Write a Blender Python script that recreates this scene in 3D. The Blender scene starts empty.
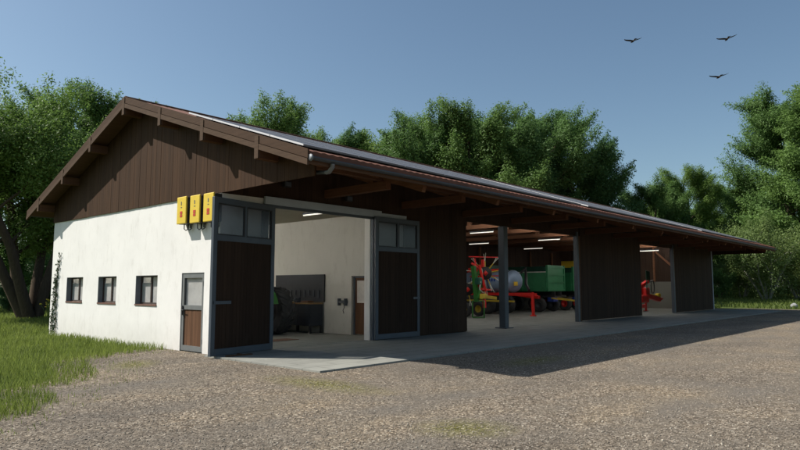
import bpy, bmesh, math, random
import numpy as np
from mathutils import Vector, Matrix, Quaternion
random.seed(7)
R = math.radians
S = bpy.context.scene
COL = S.collection

# ---------------------------------------------------------------- materials
def new_mat(name):
    m = bpy.data.materials.new(name); m.use_nodes = True
    nt = m.node_tree; nt.nodes.clear()
    out = nt.nodes.new('ShaderNodeOutputMaterial')
    b = nt.nodes.new('ShaderNodeBsdfPrincipled')
    nt.links.new(b.outputs[0], out.inputs[0])
    return m, nt, b, out
def N(nt, t, **kw):
    n = nt.nodes.new(t)
    for k, v in kw.items(): setattr(n, k, v)
    return n
def setin(n, **kw):
    for k, v in kw.items(): n.inputs[k.replace('_', ' ')].default_value = v
def c4(c): return (c[0], c[1], c[2], 1)
def ramp(nt, stops):
    r = N(nt, 'ShaderNodeValToRGB')
    e = r.color_ramp.elements
    e[0].position, e[0].color = stops[0][0], c4(stops[0][1])
    e[1].position, e[1].color = stops[-1][0], c4(stops[-1][1])
    for p, c in stops[1:-1]:
        x = e.new(p); x.color = c4(c)
    return r
def mix(nt, fac, a, b, mode='MIX'):
    m = N(nt, 'ShaderNodeMix', data_type='RGBA', blend_type=mode)
    for s, v in ((0, fac), (6, a), (7, b)):
        if hasattr(v, 'links') or isinstance(v, bpy.types.NodeSocket): nt.links.new(v, m.inputs[s])
        else: m.inputs[s].default_value = v if s == 0 else c4(v)
    return m.outputs[2]
def coords(nt, scale=(1, 1, 1), kind='Object'):
    t = N(nt, 'ShaderNodeTexCoord'); mp = N(nt, 'ShaderNodeMapping')
    mp.inputs['Scale'].default_value = scale
    nt.links.new(t.outputs[kind], mp.inputs[0])
    return mp.outputs[0]
def noise(nt, vec, scale, detail=4, rough=.55):
    n = N(nt, 'ShaderNodeTexNoise'); setin(n, Scale=scale, Detail=detail, Roughness=rough)
    nt.links.new(vec, n.inputs['Vector']); return n.outputs[0]
def bump(nt, b, h, strength=.3, dist=.02):
    n = N(nt, 'ShaderNodeBump'); setin(n, Strength=strength, Distance=dist)
    nt.links.new(h, n.inputs['Height']); nt.links.new(n.outputs[0], b.inputs['Normal'])

def simple(name, col, rough=.5, metal=0., var=.18, scale=3., spec=.5):
    """paint / metal with a little dirt and unevenness"""
    m, nt, b, o = new_mat(name)
    v = coords(nt)
    r = ramp(nt, [(.25, tuple(x*(1-var) for x in col)), (.75, tuple(min(1, x*(1+var*.6)) for x in col))])
    nt.links.new(noise(nt, v, scale, 6, .65), r.inputs[0])
    nt.links.new(r.outputs[0], b.inputs['Base Color'])
    rr = N(nt, 'ShaderNodeMapRange'); setin(rr, To_Min=max(.05, rough-.1), To_Max=min(1, rough+.15))
    nt.links.new(noise(nt, v, scale*4), rr.inputs[0]); nt.links.new(rr.outputs[0], b.inputs['Roughness'])
    b.inputs['Metallic'].default_value = metal
    b.inputs['Specular IOR Level'].default_value = spec
    return m

def wood(name, col, axis='Z', var=.35, rough=.75, island=True, spec=.3):
    m, nt, b, o = new_mat(name)
    sc = {'Z': (9, 9, .5), 'X': (.5, 9, 9), 'Y': (9, .5, 9)}[axis]
    v = coords(nt, sc)
    n1 = noise(nt, v, 2.2, 6, .6)
    r = ramp(nt, [(.2, tuple(x*(1-var) for x in col)), (.5, col), (.8, tuple(x*(1+var) for x in col))])
    nt.links.new(n1, r.inputs[0])
    c = r.outputs[0]
    if island:
        g = N(nt, 'ShaderNodeNewGeometry')
        r2 = ramp(nt, [(0, (.85, .85, .85)), (1, (1.13, 1.11, 1.08))])
        nt.links.new(g.outputs['Random Per Island'], r2.inputs[0])
        c = mix(nt, 1., c, r2.outputs[0], 'MULTIPLY')
    # pale weathered blotches
    bl = ramp(nt, [(.6, (0, 0, 0)), (.8, (1, 1, 1))])
    nt.links.new(noise(nt, coords(nt, (1, 1, .6)), 1.3, 5, .7), bl.inputs[0])
    mm = N(nt, 'ShaderNodeMath', operation='MULTIPLY'); mm.inputs[1].default_value = .22
    nt.links.new(bl.outputs[0], mm.inputs[0])
    c = mix(nt, mm.outputs[0], c, tuple(x*1.9+.01 for x in col))
    nt.links.new(c, b.inputs['Base Color'])
    b.inputs['Roughness'].default_value = rough
    b.inputs['Specular IOR Level'].default_value = spec*.35
    bump(nt, b, n1, .25, .01)
    return m

def plaster(name, col, dirt, amount=.5):
    m, nt, b, o = new_mat(name)
    v = coords(nt)
    n1 = noise(nt, v, .9, 7, .65)
    r = ramp(nt, [(.3, tuple(x*.93 for x in col)), (.6, col)])
    nt.links.new(n1, r.inputs[0])
    # vertical-ish streak stains and scattered scuffs
    st = ramp(nt, [(.53, (0, 0, 0)), (.75, (1, 1, 1))])
    nt.links.new(noise(nt, coords(nt, (1.6, 1.6, .55)), 2.3, 8, .72), st.inputs[0])
    sc = ramp(nt, [(.66, (0, 0, 0)), (.74, (1, 1, 1))])
    nt.links.new(noise(nt, coords(nt, (1, 1, .8)), 6.5, 8, .75), sc.inputs[0])
    a = N(nt, 'ShaderNodeMath', operation='MULTIPLY'); a.inputs[1].default_value = amount*.55
    nt.links.new(st.outputs[0], a.inputs[0])
    c = mix(nt, a.outputs[0], r.outputs[0], dirt)
    a2 = N(nt, 'ShaderNodeMath', operation='MULTIPLY'); a2.inputs[1].default_value = amount*.5
    nt.links.new(sc.outputs[0], a2.inputs[0])
    c = mix(nt, a2.outputs[0], c, tuple(x*.6 for x in dirt))
    # splash-back dirt along the foot of the wall
    sep = N(nt, 'ShaderNodeSeparateXYZ'); nt.links.new(v, sep.inputs[0])
    zz = N(nt, 'ShaderNodeMapRange'); setin(zz, From_Min=.05, From_Max=.75, To_Min=.5, To_Max=0.)
    nt.links.new(sep.outputs[2], zz.inputs[0])
    zn = N(nt, 'ShaderNodeMath', operation='MULTIPLY')
    nt.links.new(zz.outputs[0], zn.inputs[0]); nt.links.new(noise(nt, v, 3.5, 6, .7), zn.inputs[1])
    c = mix(nt, zn.outputs[0], c, dirt)
    nt.links.new(c, b.inputs['Base Color']); b.inputs['Roughness'].default_value = .9
    b.inputs['Specular IOR Level'].default_value = .2
    bump(nt, b, noise(nt, v, 28, 6, .7), .25, .012)
    return m

def leaf_mat(name, dark, light, transl=.3):
    m, nt, b, o = new_mat(name)
    g = N(nt, 'ShaderNodeNewGeometry')
    r = ramp(nt, [(0, dark), (.6, tuple((a+c)/2 for a, c in zip(dark, light))), (1, light)])
    ad = N(nt, 'ShaderNodeMath', operation='MULTIPLY_ADD'); ad.inputs[1].default_value = .55
    nt.links.new(g.outputs['Random Per Island'], ad.inputs[0])
    nn = N(nt, 'ShaderNodeMath', operation='MULTIPLY_ADD'); nn.inputs[1].default_value = 1.3; nn.inputs[2].default_value = -.42
    nt.links.new(noise(nt, coords(nt, kind='Object'), .45, 3), nn.inputs[0])
    nt.links.new(nn.outputs[0], ad.inputs[2]); nt.links.new(ad.outputs[0], r.inputs[0])
    oi = N(nt, 'ShaderNodeObjectInfo')
    r2 = ramp(nt, [(0, (.78, .84, .95)), (1, (1.15, 1.08, .88))]); nt.links.new(oi.outputs['Random'], r2.inputs[0])
    c = mix(nt, 1., r.outputs[0], r2.outputs[0], 'MULTIPLY')
    nt.links.new(c, b.inputs['Base Color']); b.inputs['Roughness'].default_value = .55
    b.inputs['Specular IOR Level'].default_value = .25
    t = N(nt, 'ShaderNodeBsdfTranslucent'); nt.links.new(c, t.inputs[0])
    ms = N(nt, 'ShaderNodeMixShader'); ms.inputs[0].default_value = transl
    nt.links.new(b.outputs[0], ms.inputs[1]); nt.links.new(t.outputs[0], ms.inputs[2])
    nt.links.new(ms.outputs[0], o.inputs[0])
    return m

def gravel_mat():
    m, nt, b, o = new_mat('gravel')
    v = coords(nt)
    def vor(scale):
        n = N(nt, 'ShaderNodeTexVoronoi'); setin(n, Scale=scale, Randomness=1.)
        nt.links.new(v, n.inputs['Vector']); return n
    v1 = vor(37); v2 = vor(17); v3 = vor(105)
    sep = N(nt, 'ShaderNodeSeparateColor'); nt.links.new(v1.outputs['Color'], sep.inputs[0])
    r = ramp(nt, [(0, (.065, .05, .035)), (.35, (.15, .119, .087)), (.7, (.245, .2, .149)), (.9, (.34, .286, .22)), (1, (.54, .475, .38))])
    nt.links.new(sep.outputs[0], r.inputs[0])
    sep2 = N(nt, 'ShaderNodeSeparateColor'); nt.links.new(v2.outputs['Color'], sep2.inputs[0])
    r2 = ramp(nt, [(0, (.7, .68, .66)), (.6, (1, 1, 1)), (1, (1.35, 1.3, 1.25))]); nt.links.new(sep2.outputs[1], r2.inputs[0])
    c = mix(nt, .6, r.outputs[0], r2.outputs[0], 'MULTIPLY')
    sep3 = N(nt, 'ShaderNodeSeparateColor'); nt.links.new(v3.outputs['Color'], sep3.inputs[0])
    r3 = ramp(nt, [(0, (.075, .064, .052)), (1, (.235, .205, .168))]); nt.links.new(sep3.outputs[2], r3.inputs[0])
    # fine grit between the coarse stones
    fm = ramp(nt, [(.42, (0, 0, 0)), (.6, (1, 1, 1))]); nt.links.new(noise(nt, v, .7, 5, .65), fm.inputs[0])
    c = mix(nt, fm.outputs[0], c, mix(nt, .5, r3.outputs[0], c))
    # large tone patches : compacted grey wheel tracks and browner loose stone
    pt = ramp(nt, [(.3, (.66, .66, .68)), (.5, (.98, .97, .96)), (.68, (1.24, 1.17, 1.04))])
    nt.links.new(noise(nt, coords(nt, (.5, 1, 1)), .42, 4, .6), pt.inputs[0])
    c = mix(nt, .9, c, pt.outputs[0], 'MULTIPLY')
    grey = ramp(nt, [(.52, (0, 0, 0)), (.68, (.7, .7, .7))])
    nt.links.new(noise(nt, coords(nt, (.35, .9, 1)), .55, 5, .6), grey.inputs[0])
    c = mix(nt, grey.outputs[0], c, (.16, .14, .117))
    # moss patches with a shape of their own
    def spot(cx, cy, rx, ry, rot):
        mp = N(nt, 'ShaderNodeMapping'); mp.vector_type = 'TEXTURE'
        mp.inputs['Location'].default_value = (cx, cy, 0); mp.inputs['Rotation'].default_value = (0, 0, rot)
        mp.inputs['Scale'].default_value = (rx, ry, 50)
        nt.links.new(v, mp.inputs[0])
        ln = N(nt, 'ShaderNodeVectorMath', operation='LENGTH'); nt.links.new(mp.outputs[0], ln.inputs[0])
        mr = N(nt, 'ShaderNodeMapRange'); setin(mr, From_Min=.2, From_Max=1.1, To_Min=1., To_Max=0.)
        nt.links.new(ln.outputs['Value'], mr.inputs[0]); return mr.outputs[0]
    tot = None
    for s in ((7.65, 8.8, 1.7, .6, -1.55), (6.5, 4.75, .7, .6, -.8), (6.7, 14.2, 1.0, .6, .9), (13.5, 7.8, 1.6, .6, .0), (27., 1.5, 3., .7, .3)):
        q = spot(*s)
        if tot is None: tot = q
        else:
            mx = N(nt, 'ShaderNodeMath', operation='MAXIMUM'); nt.links.new(tot, mx.inputs[0]); nt.links.new(q, mx.inputs[1]); tot = mx.outputs[0]
    mn = N(nt, 'ShaderNodeMath', operation='MULTIPLY')
    mr = ramp(nt, [(.30, (0, 0, 0)), (.46, (1, 1, 1))]); nt.links.new(noise(nt, v, 7.5, 6, .7), mr.inputs[0])
    nt.links.new(tot, mn.inputs[0]); nt.links.new(mr.outputs[0], mn.inputs[1])
    mo = ramp(nt, [(.2, (.075, .07, .018)), (.75, (.19, .165, .055)), (1, (.42, .37, .24))]); nt.links.new(sep.outputs[1], mo.inputs[0])
    c = mix(nt, mn.outputs[0], c, mo.outputs[0])
    nt.links.new(c, b.inputs['Base Color']); b.inputs['Roughness'].default_value = .9
    b.inputs['Specular IOR Level'].default_value = .2
    h = N(nt, 'ShaderNodeMath', operation='ADD')
    nt.links.new(v1.outputs['Distance'], h.inputs[0])
    nt.links.new(v3.outputs['Distance'], h.inputs[1])
    inv = N(nt, 'ShaderNodeMath', operation='MULTIPLY'); inv.inputs[1].default_value = -1
    nt.links.new(h.outputs[0], inv.inputs[0])
    bump(nt, b, inv.outputs[0], .7, .014)
    return m

def concrete_mat(name, col, joints=True):
    m, nt, b, o = new_mat(name)
    v = coords(nt)
    r = ramp(nt, [(.25, tuple(x*.8 for x in col)), (.5, col), (.8, tuple(x*1.14 for x in col))])
    nt.links.new(noise(nt, coords(nt, (.6, 1.6, 1)), .9, 7, .65), r.inputs[0])
    c = r.outputs[0]
    if joints:
        br = N(nt, 'ShaderNodeTexBrick'); br.offset = .5
        setin(br, Scale=1., Mortar_Size=.012, Brick_Width=1.2, Row_Height=.62, Bias=0.)
        br.inputs['Color1'].default_value = (.93, .93, .93, 1); br.inputs['Color2'].default_value = (1.06, 1.06, 1.05, 1)
        br.inputs['Mortar'].default_value = (.38, .38, .37, 1)
        nt.links.new(v, br.inputs['Vector'])
        c = mix(nt, .8, c, br.outputs[0], 'MULTIPLY')
    st = ramp(nt, [(.52, (0, 0, 0)), (.72, (.6, .6, .6))]); nt.links.new(noise(nt, v, 2.2, 7, .7), st.inputs[0])
    c = mix(nt, st.outputs[0], c, tuple(x*.62 for x in col))
    nt.links.new(c, b.inputs['Base Color']); b.inputs['Roughness'].default_value = .85
    b.inputs['Specular IOR Level'].default_value = .25
    bump(nt, b, noise(nt, v, 40, 5, .7), .25, .006)
    return m

def glass_mat(name, tint, alpha, rough=.04):
    """thin dusty pane: mostly see-through with a sharp reflection and a film of dust"""
    m, nt, b, o = new_mat(name)
    tr = N(nt, 'ShaderNodeBsdfTransparent'); tr.inputs[0].default_value = (.95, .96, .97, 1)
    r = ramp(nt, [(.3, tuple(x*.85 for x in tint)), (.7, tint)]); nt.links.new(noise(nt, coords(nt), 2.5, 5, .6), r.inputs[0])
    nt.links.new(r.outputs[0], b.inputs['Base Color'])
    b.inputs['Roughness'].default_value = rough
    ms = N(nt, 'ShaderNodeMixShader'); ms.inputs[0].default_value = alpha
    nt.links.new(tr.outputs[0], ms.inputs[1]); nt.links.new(b.outputs[0], ms.inputs[2]); nt.links.new(ms.outputs[0], o.inputs[0])
    return m

def emit_mat(name, col, e):
    m, nt, b, o = new_mat(name)
    b.inputs['Base Color'].default_value = c4((.8, .8, .76)); b.inputs['Emission Color'].default_value = c4(col)
    b.inputs['Emission Strength'].default_value = e
    return m

def panel_mat():
    m, nt, b, o = new_mat('solar_cells')
    br = N(nt, 'ShaderNodeTexBrick'); br.offset = 0
    setin(br, Scale=1., Mortar_Size=.008, Brick_Width=.16, Row_Height=.16)
    br.inputs['Color1'].default_value = (.10, .108, .128, 1); br.inputs['Color2'].default_value = (.115, .123, .143, 1)
    br.inputs['Mortar'].default_value = (.17, .175, .185, 1)
    nt.links.new(coords(nt), br.inputs['Vector']); nt.links.new(br.outputs[0], b.inputs['Base Color'])
    b.inputs['Roughness'].default_value = .65; b.inputs['Specular IOR Level'].default_value = .06
    return m

M = dict(
    gravel=gravel_mat(),
    soil=simple('meadow_soil', (.075, .10, .028), .95, var=.4, scale=.6, spec=.1),
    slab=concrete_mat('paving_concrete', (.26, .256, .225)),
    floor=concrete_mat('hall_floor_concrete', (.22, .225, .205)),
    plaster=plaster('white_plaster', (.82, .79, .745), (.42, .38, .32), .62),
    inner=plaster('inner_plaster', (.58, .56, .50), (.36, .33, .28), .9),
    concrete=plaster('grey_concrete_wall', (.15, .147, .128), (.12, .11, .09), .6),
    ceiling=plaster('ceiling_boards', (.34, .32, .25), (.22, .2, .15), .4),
    clad=wood('gable_boards', (.054, .0275, .0135), 'Z', .32),
    clad_dark=wood('front_boards', (.044, .027, .0185), 'Z', .25),
    door_wood=wood('door_boards', (.036, .022, .015), 'Z', .25),
    beam=wood('beam_timber', (.12, .06, .034), 'X', .3),
    beam_y=wood('rafter_timber', (.15, .072, .04), 'Y', .3),
    inner_boards=wood('inner_hall_boards', (.04, .025, .018), 'Z', .3),
    deck=wood('roof_deck_boards', (.095, .053, .034), 'X', .3),
    barge=wood('bargeboard_timber', (.066, .037, .0215), 'Y', .22, island=False),
    bargel=wood('lower_bargeboard_timber', (.082, .05, .031), 'Y', .25, island=False),
    tile=simple('roof_tile', (.17, .062, .033), .8, var=.4, scale=2.),
    steel=simple('slate_grey_steel', (.058, .072, .09), .5, .0, .22, 2.5),
    steel_l=simple('pale_grey_steel', (.40, .45, .50), .6, .0, .15, 2.),
    zinc=simple('zinc_gutter', (.05, .058, .067), .5, .1, .2, 2.),
    zinc_l=simple('pale_zinc', (.16, .17, .18), .5, .2, .15, 4.),
    frame_w=simple('dark_brown_frame', (.05, .03, .024), .5, var=.25, scale=5.),
    sill=simple('red_brown_sill', (.13, .055, .034), .6, var=.3, scale=5.),
    recess=simple('dark_reveal', (.2, .215, .24), .8, var=.2),  # shade of the window reveals put into the colour
    door_fr=simple('grey_door_frame', (.14, .145, .14), .6, var=.2, scale=4.),
    door_pl=wood('brown_door_planks', (.115, .06, .034), 'Z', .35),
    curtain=simple('pale_blind', (.66, .61, .55), .8, var=.3, scale=1.6),
    glass=glass_mat('window_glass', (.3, .3, .3), .12),
    glass_d=glass_mat('dusty_door_glass', (.09, .10, .12), .4, .15),
    cells=panel_mat(),
    alu=simple('bright_aluminium_frame', (.62, .62, .61), .45, .0, .06, 4.),  # sunlit side of the panel frames, painted brighter than the rest
    frame_g=simple('grey_panel_frame', (.16, .165, .175), .5, .0, .1, 4.),
    peg=simple('dark_back_panel', (.009, .012, .017), .6, .0, .2, 3.),
    yellow=simple('yellow_enamel', (.72, .50, .03), .45, var=.1, scale=4.),
    yellow_d=simple('yellow_paint', (.55, .40, .03), .5, var=.25, scale=3.),
    black=simple('black_plastic', (.018, .018, .02), .5, var=.3, scale=6.),
    rubber=simple('tyre_rubber', (.05, .05, .051), .8, var=.35, scale=5., spec=.3),
    red=simple('red_paint', (.72, .025, .02), .42, var=.2, scale=3.),
    red_m=simple('red_mark', (.5, .03, .01), .5, var=.1),
    grey_m=simple('grey_lettering', (.12, .12, .13), .6, var=.1),
    green=simple('green_paint', (.03, .21, .085), .45, var=.22, scale=2.),
    green_d=simple('dark_green_paint', (.012, .085, .055), .5, var=.25, scale=2.),
    green_t=simple('tractor_green', (.035, .17, .03), .4, var=.2, scale=2.),
    tank=simple('galvanised_tank', (.27, .37, .52), .42, .3, .2, 1.6),
    pale=simple('pale_paint', (.6, .62, .55), .5, var=.2),
    blue=simple('blue_paint', (.02, .06, .35), .45, var=.2),
    bench=simple('anthracite_cabinet', (.020, .027, .038), .5, var=.2, scale=3.),
    worktop=wood('oak_worktop', (.30, .19, .09), 'Y', .3, island=False),
    rust=simple('rusty_grate', (.13, .06, .032), .8, var=.4, scale=8.),
    tube=emit_mat('fluorescent_tube', (1., .97, .91), 72.),  # strong glow for the added, unseen hall tubes
    tube_new=emit_mat('new_fluorescent_tube', (1., .98, .95), 135.),  # strong glow for the added, unseen workshop tubes
    tube_dim=emit_mat('worn_fluorescent_tube', (1., .93, .80), .75),  # tubes in view glow faintly; the added unseen ones light the rooms
    tail=simple('tail_lamp', (.5, .03, .03), .3, var=.1),
    bark=wood('tree_bark', (.085, .065, .047), 'Z', .4, .95, island=False, spec=.1),
    bark_p=wood('pale_bark', (.26, .25, .21), 'Z', .35, .9, island=False, spec=.1),
    leaf=leaf_mat('tree_leaves', (.115, .20, .048), (.185, .30, .082), .44),
    leaf2=leaf_mat('dark_tree_leaves', (.085, .165, .048), (.145, .255, .074), .42),
    leaf_p=leaf_mat('pale_shrub_leaves', (.10, .155, .045), (.30, .39, .13), .42),
    grass=leaf_mat('grass_blades', (.095, .14, .027), (.245, .30, .08), .5),
    ivy=leaf_mat('ivy_leaves', (.02, .045, .014), (.07, .12, .035), .15),
    flower=simple('yellow_petals', (.7, .5, .03), .6, var=.2),
    stone=simple('pale_stone', (.26, .26, .25), .9, var=.35, scale=5.),
    bird=simple('brown_plumage', (.055, .04, .03), .8, var=.3, scale=6.),
)

# ---------------------------------------------------------------- mesh helpers
class MB:
    def __init__(s): s.v = []; s.f = []; s.smooth = []
    def add(s, vs, fs, sm=False):
        o = len(s.v); s.v += [tuple(v) for v in vs]
        s.f += [tuple(o+i for i in f) for f in fs]; s.smooth += [sm]*len(fs)
    def box(s, x0, x1, y0, y1, z0, z1, m=None):
        x0, x1 = sorted((x0, x1)); y0, y1 = sorted((y0, y1)); z0, z1 = sorted((z0, z1))
        vs = [(x, y, z) for z in (z0, z1) for y in (y0, y1) for x in (x0, x1)]
        if m is not None: vs = [m @ Vector(v) for v in vs]
        s.add(vs, [(0, 2, 3, 1), (4, 5, 7, 6), (0, 1, 5, 4), (2, 6, 7, 3), (0, 4, 6, 2), (1, 3, 7, 5)])
        return s
    def bevel_box(s, x0, x1, y0, y1, z0, z1, r=.02, m=None):
        bm = bmesh.new(); bmesh.ops.create_cube(bm, size=1)
        bmesh.ops.scale(bm, vec=(x1-x0, y1-y0, z1-z0), verts=bm.verts)
        bmesh.ops.translate(bm, vec=((x0+x1)/2, (y0+y1)/2, (z0+z1)/2), verts=bm.verts)
        bmesh.ops.bevel(bm, geom=bm.edges[:], offset=r, segments=2, affect='EDGES', profile=.5)
        s.from_bm(bm, m); return s
    def from_bm(s, bm, m=None, sm=False):
        bm.verts.index_update()
        s.add([(m @ v.co) if m is not None else v.co.copy() for v in bm.verts], [[v.index for v in f.verts] for f in bm.faces], sm); bm.free()
    def prism(s, poly, a0, a1, axis='x'):
        """polygon in the two remaining axes extruded along axis"""
        n = len(poly)
        def P(a, p):
            return {'x': (a, p[0], p[1]), 'y': (p[0], a, p[1]), 'z': (p[0], p[1], a)}[axis]
        vs = [P(a0, p) for p in poly]+[P(a1, p) for p in poly]
        fs = [tuple(range(n-1, -1, -1)), tuple(range(n, 2*n))]+[(i, (i+1) % n, n+(i+1) % n, n+i) for i in range(n)]
        s.add(vs, fs); return s
    def beam(s, p, q, w, h, up=(0, 0, 1)):
        p, q = Vector(p), Vector(q); d = (q-p).normalized(); up = Vector(up)
        r = d.cross(up).normalized(); u = r.cross(d)
        vs = [e+r*(i*w/2)+u*(j*h/2) for e in (p, q) for i, j in ((-1, -1), (1, -1), (1, 1), (-1, 1))]
        s.add(vs, [(3, 2, 1, 0), (4, 5, 6, 7), (0, 1, 5, 4), (1, 2, 6, 5), (2, 3, 7, 6), (3, 0, 4, 7)]); return s
    def tube(s, pts, rad, n=8, cap=True):
        pts = [Vector(p) for p in pts]; k = len(pts)
        if not hasattr(rad, '__len__'): rad = [rad]*k
        vs = []; ref = None
        for i, p in enumerate(pts):
            d = (pts[min(i+1, k-1)]-pts[max(i-1, 0)]).normalized()
            if ref is None or abs(ref.dot(d)) > .98: ref = Vector((0, 0, 1)) if abs(d.z) < .9 else Vector((1, 0, 0))
            a = d.cross(ref).normalized(); b = a.cross(d); ref = b
            vs += [p+(a*math.cos(t)+b*math.sin(t))*rad[i] for t in [2*math.pi*j/n for j in range(n)]]
        fs = [(i*n+j, i*n+(j+1) % n, (i+1)*n+(j+1) % n, (i+1)*n+j) for i in range(k-1) for j in range(n)]
        s.add(vs, fs, True)
        if cap:
            s.add(vs[:n], [tuple(range(n-1, -1, -1))]); s.add(vs[-n:], [tuple(range(n))])
        return s
    def lathe(s, prof, axis_p, axis_d, n=24):
        """prof = [(r, t)], revolved round the axis"""
        d = Vector(axis_d).normalized(); p = Vector(axis_p)
        ref = Vector((0, 0, 1)) if abs(d.z) < .9 else Vector((1, 0, 0))
        a = d.cross(ref).normalized(); b = a.cross(d); k = len(prof)
        vs = [p+d*t+(a*math.cos(u)+b*math.sin(u))*r for r, t in prof for u in [2*math.pi*j/n for j in range(n)]]
        s.add(vs, [(i*n+j, i*n+(j+1) % n, (i+1)*n+(j+1) % n, (i+1)*n+j) for i in range(k-1) for j in range(n)], True); return s
    def build(s, name, mat, parent=None, bevel=0):
        me = bpy.data.meshes.new(name); me.from_pydata(s.v, [], s.f)
        me.polygons.foreach_set('use_smooth', s.smooth)
        bm = bmesh.new(); bm.from_mesh(me); bmesh.ops.recalc_face_normals(bm, faces=bm.faces); bm.to_mesh(me); bm.free()
        me.materials.append(mat); me.update()
        o = bpy.data.objects.new(name, me); COL.objects.link(o)
        if parent: o.parent = parent
        if bevel:
            md = o.modifiers.new('soft edge', 'BEVEL'); md.width = bevel; md.segments = 2; md.limit_method = 'ANGLE'; md.angle_limit = R(40)
        return o
def tag(o, label, cat, group=None, kind=None):
    if label: o['label'] = label
    if cat: o['category'] = cat
    if group: o['group'] = group
    if kind: o['kind'] = kind
    return o
def empty(name, loc, label, cat, group=None, rz=0):
    o = bpy.data.objects.new(name, None); COL.objects.link(o); o.location = loc; o.rotation_euler = (0, 0, rz)
    o.empty_display_size = .3
    return tag(o, label, cat, group)
def copy_tree(o, parent=None):
    c = o.copy(); COL.objects.link(c); c.parent = parent
    for ch in list(o.children): copy_tree(ch, c)
    return c
def wall_grid(mb, us, vs, holes, a0, a1, axis):
    """wall slab with rectangular openings; holes = [(u0,u1,v0,v1)]; u runs horizontally, v up, a = thickness axis"""
    us = sorted(set(us+[h[i] for h in holes for i in (0, 1)])); vs = sorted(set(vs+[h[i] for h in holes for i in (2, 3)]))
    P = (lambda u, v, a: (a, u, v)) if axis == 'x' else (lambda u, v, a: (u, a, v))
    solid = {}
    for i in range(len(us)-1):
        for j in range(len(vs)-1):
            cu, cv = (us[i]+us[i+1])/2, (vs[j]+vs[j+1])/2
            solid[i, j] = not any(h[0] < cu < h[1] and h[2] < cv < h[3] for h in holes)
    for (i, j), ok in solid.items():
        if not ok: continue
        u0, u1, v0, v1 = us[i], us[i+1], vs[j], vs[j+1]
        for a in (a0, a1): mb.add([P(u0, v0, a), P(u1, v0, a), P(u1, v1, a), P(u0, v1, a)], [(0, 1, 2, 3)])
        for di, dj, e in ((-1, 0, ((u0, v0), (u0, v1))), (1, 0, ((u1, v0), (u1, v1))), (0, -1, ((u0, v0), (u1, v0))), (0, 1, ((u0, v1), (u1, v1)))):
            if not solid.get((i+di, j+dj), False):
                (p, q), (r, t) = e
                mb.add([P(p, q, a0), P(r, t, a0), P(r, t, a1), P(p, q, a1)], [(0, 1, 2, 3)])
    return mb

# ---------------------------------------------------------------- layout constants (metres)
XW = 8.97            # outer face of the white gable wall
YF = 14.45           # front wall line
YB = 26.25           # rear wall line
XE = 52.2            # far gable wall
X0, X1 = 8.38, 52.75 # roof verges
YR, ZR = 19.2, 7.66  # ridge
YE0, YE1 = 10.2, 27.55
SL = .335
SLB = .352
def zroof(y): return ZR-SL*(YR-y) if y < YR else ZR-SLB*(y-YR)
BAY = [9.07+3.55*k for k in range(13)]

# ---------------------------------------------------------------- setting: ground
def sheet(name, poly, z, mat, thick=0, kind='structure'):
    bm = bmesh.new()
    vs = [bm.verts.new((x, y, z)) for x, y in poly]; f = bm.faces.new(vs)
    if f.normal.z < 0: f.normal_flip()
    bm.normal_update()
    if f.normal.z < 0: bmesh.ops.reverse_faces(bm, faces=[f])
    bmesh.ops.triangulate(bm, faces=bm.faces[:])
    me = bpy.data.meshes.new(name); bm.to_mesh(me); bm.free(); me.materials.append(mat)
    o = bpy.data.objects.new(name, me); COL.objects.link(o); o['kind'] = kind
    return o
sheet('ground', [(-700, -700), (900, -700), (900, 900), (-700, 900)], -.1, M['soil'])
def jag(pts, amp, seed):
    rnd = random.Random(seed); out = []
    for (a, b) in zip(pts, pts[1:]):
        L = math.hypot(b[0]-a[0], b[1]-a[1]); n = max(1, int(L/.35))
        if L > 14: n = max(1, int(L/1.2))
        for i in range(n):
            t = i/n; out.append((a[0]+(b[0]-a[0])*t+rnd.uniform(-amp, amp), a[1]+(b[1]-a[1])*t+rnd.uniform(-amp, amp)))
    out.append(pts[-1]); return out
EDGE_L = [(-6, 2.), (-1.5, 5.8), (.8, 7.6), (2.7, 9.35), (3.35, 9.75), (4.0, 10.7), (4.0, 11.2), (3.95, 11.75), (5.15, 12.35), (5.6, 13.3), (6.0, 14.6), (6.35, 15.6), (7.2, 16.25), (8.3, 16.75), (8.96, 16.9)]
EDGE_R = [(58.5, 15.2), (57.5, 11.), (58., 6.), (62., -2), (72., -14), (80, -40)]
el = jag(EDGE_L, .06, 3); er = jag(EDGE_R, .25, 4)
sheet('gravel_yard', jag([(x-.75, y+.5) for x, y in EDGE_L[:-2]]+[(8.0, 17.4), (8.96, 17.6)], .05, 9)+[(8.96, 14.5), (52.5, 14.5), (53.5, 16)]+er+[(-40, -60), (-20, -6)], -.04, M['gravel'])

# concrete strip in front of the barn and floor inside it
sl = MB(); sl.box(8.6, 52.6, 9.96, YF-.03, -.3, 0)
o = sl.build('pavement', M['slab'], bevel=.006); o['kind'] = 'structure'

# ---------------------------------------------------------------- barn
barn = empty('barn', (0, 0, 0), 'long white and brown timber barn with open bays and solar roof', 'barn')
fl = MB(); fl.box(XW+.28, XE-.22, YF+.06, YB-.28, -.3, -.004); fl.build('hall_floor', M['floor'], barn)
th = MB(); th.box(10.4, 14.8, YF-.03, YF+.06, -.25, -.012); th.build('threshold_strip', M['black'], barn)

ZC = 4.2
wins = [(23.23, 24.72), (20.53, 21.94), (17.76, 19.16)]
holes = [(a, b, 1.17, 2.07) for a, b in wins]+[(15.17, 16.35, -.3, 2.11)]
wall_grid(MB(), [YF, YB], [-.3, ZC+.06], holes, XW, XW+.28, 'x').build('gable_wall', M['plaster'], barn)
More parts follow.
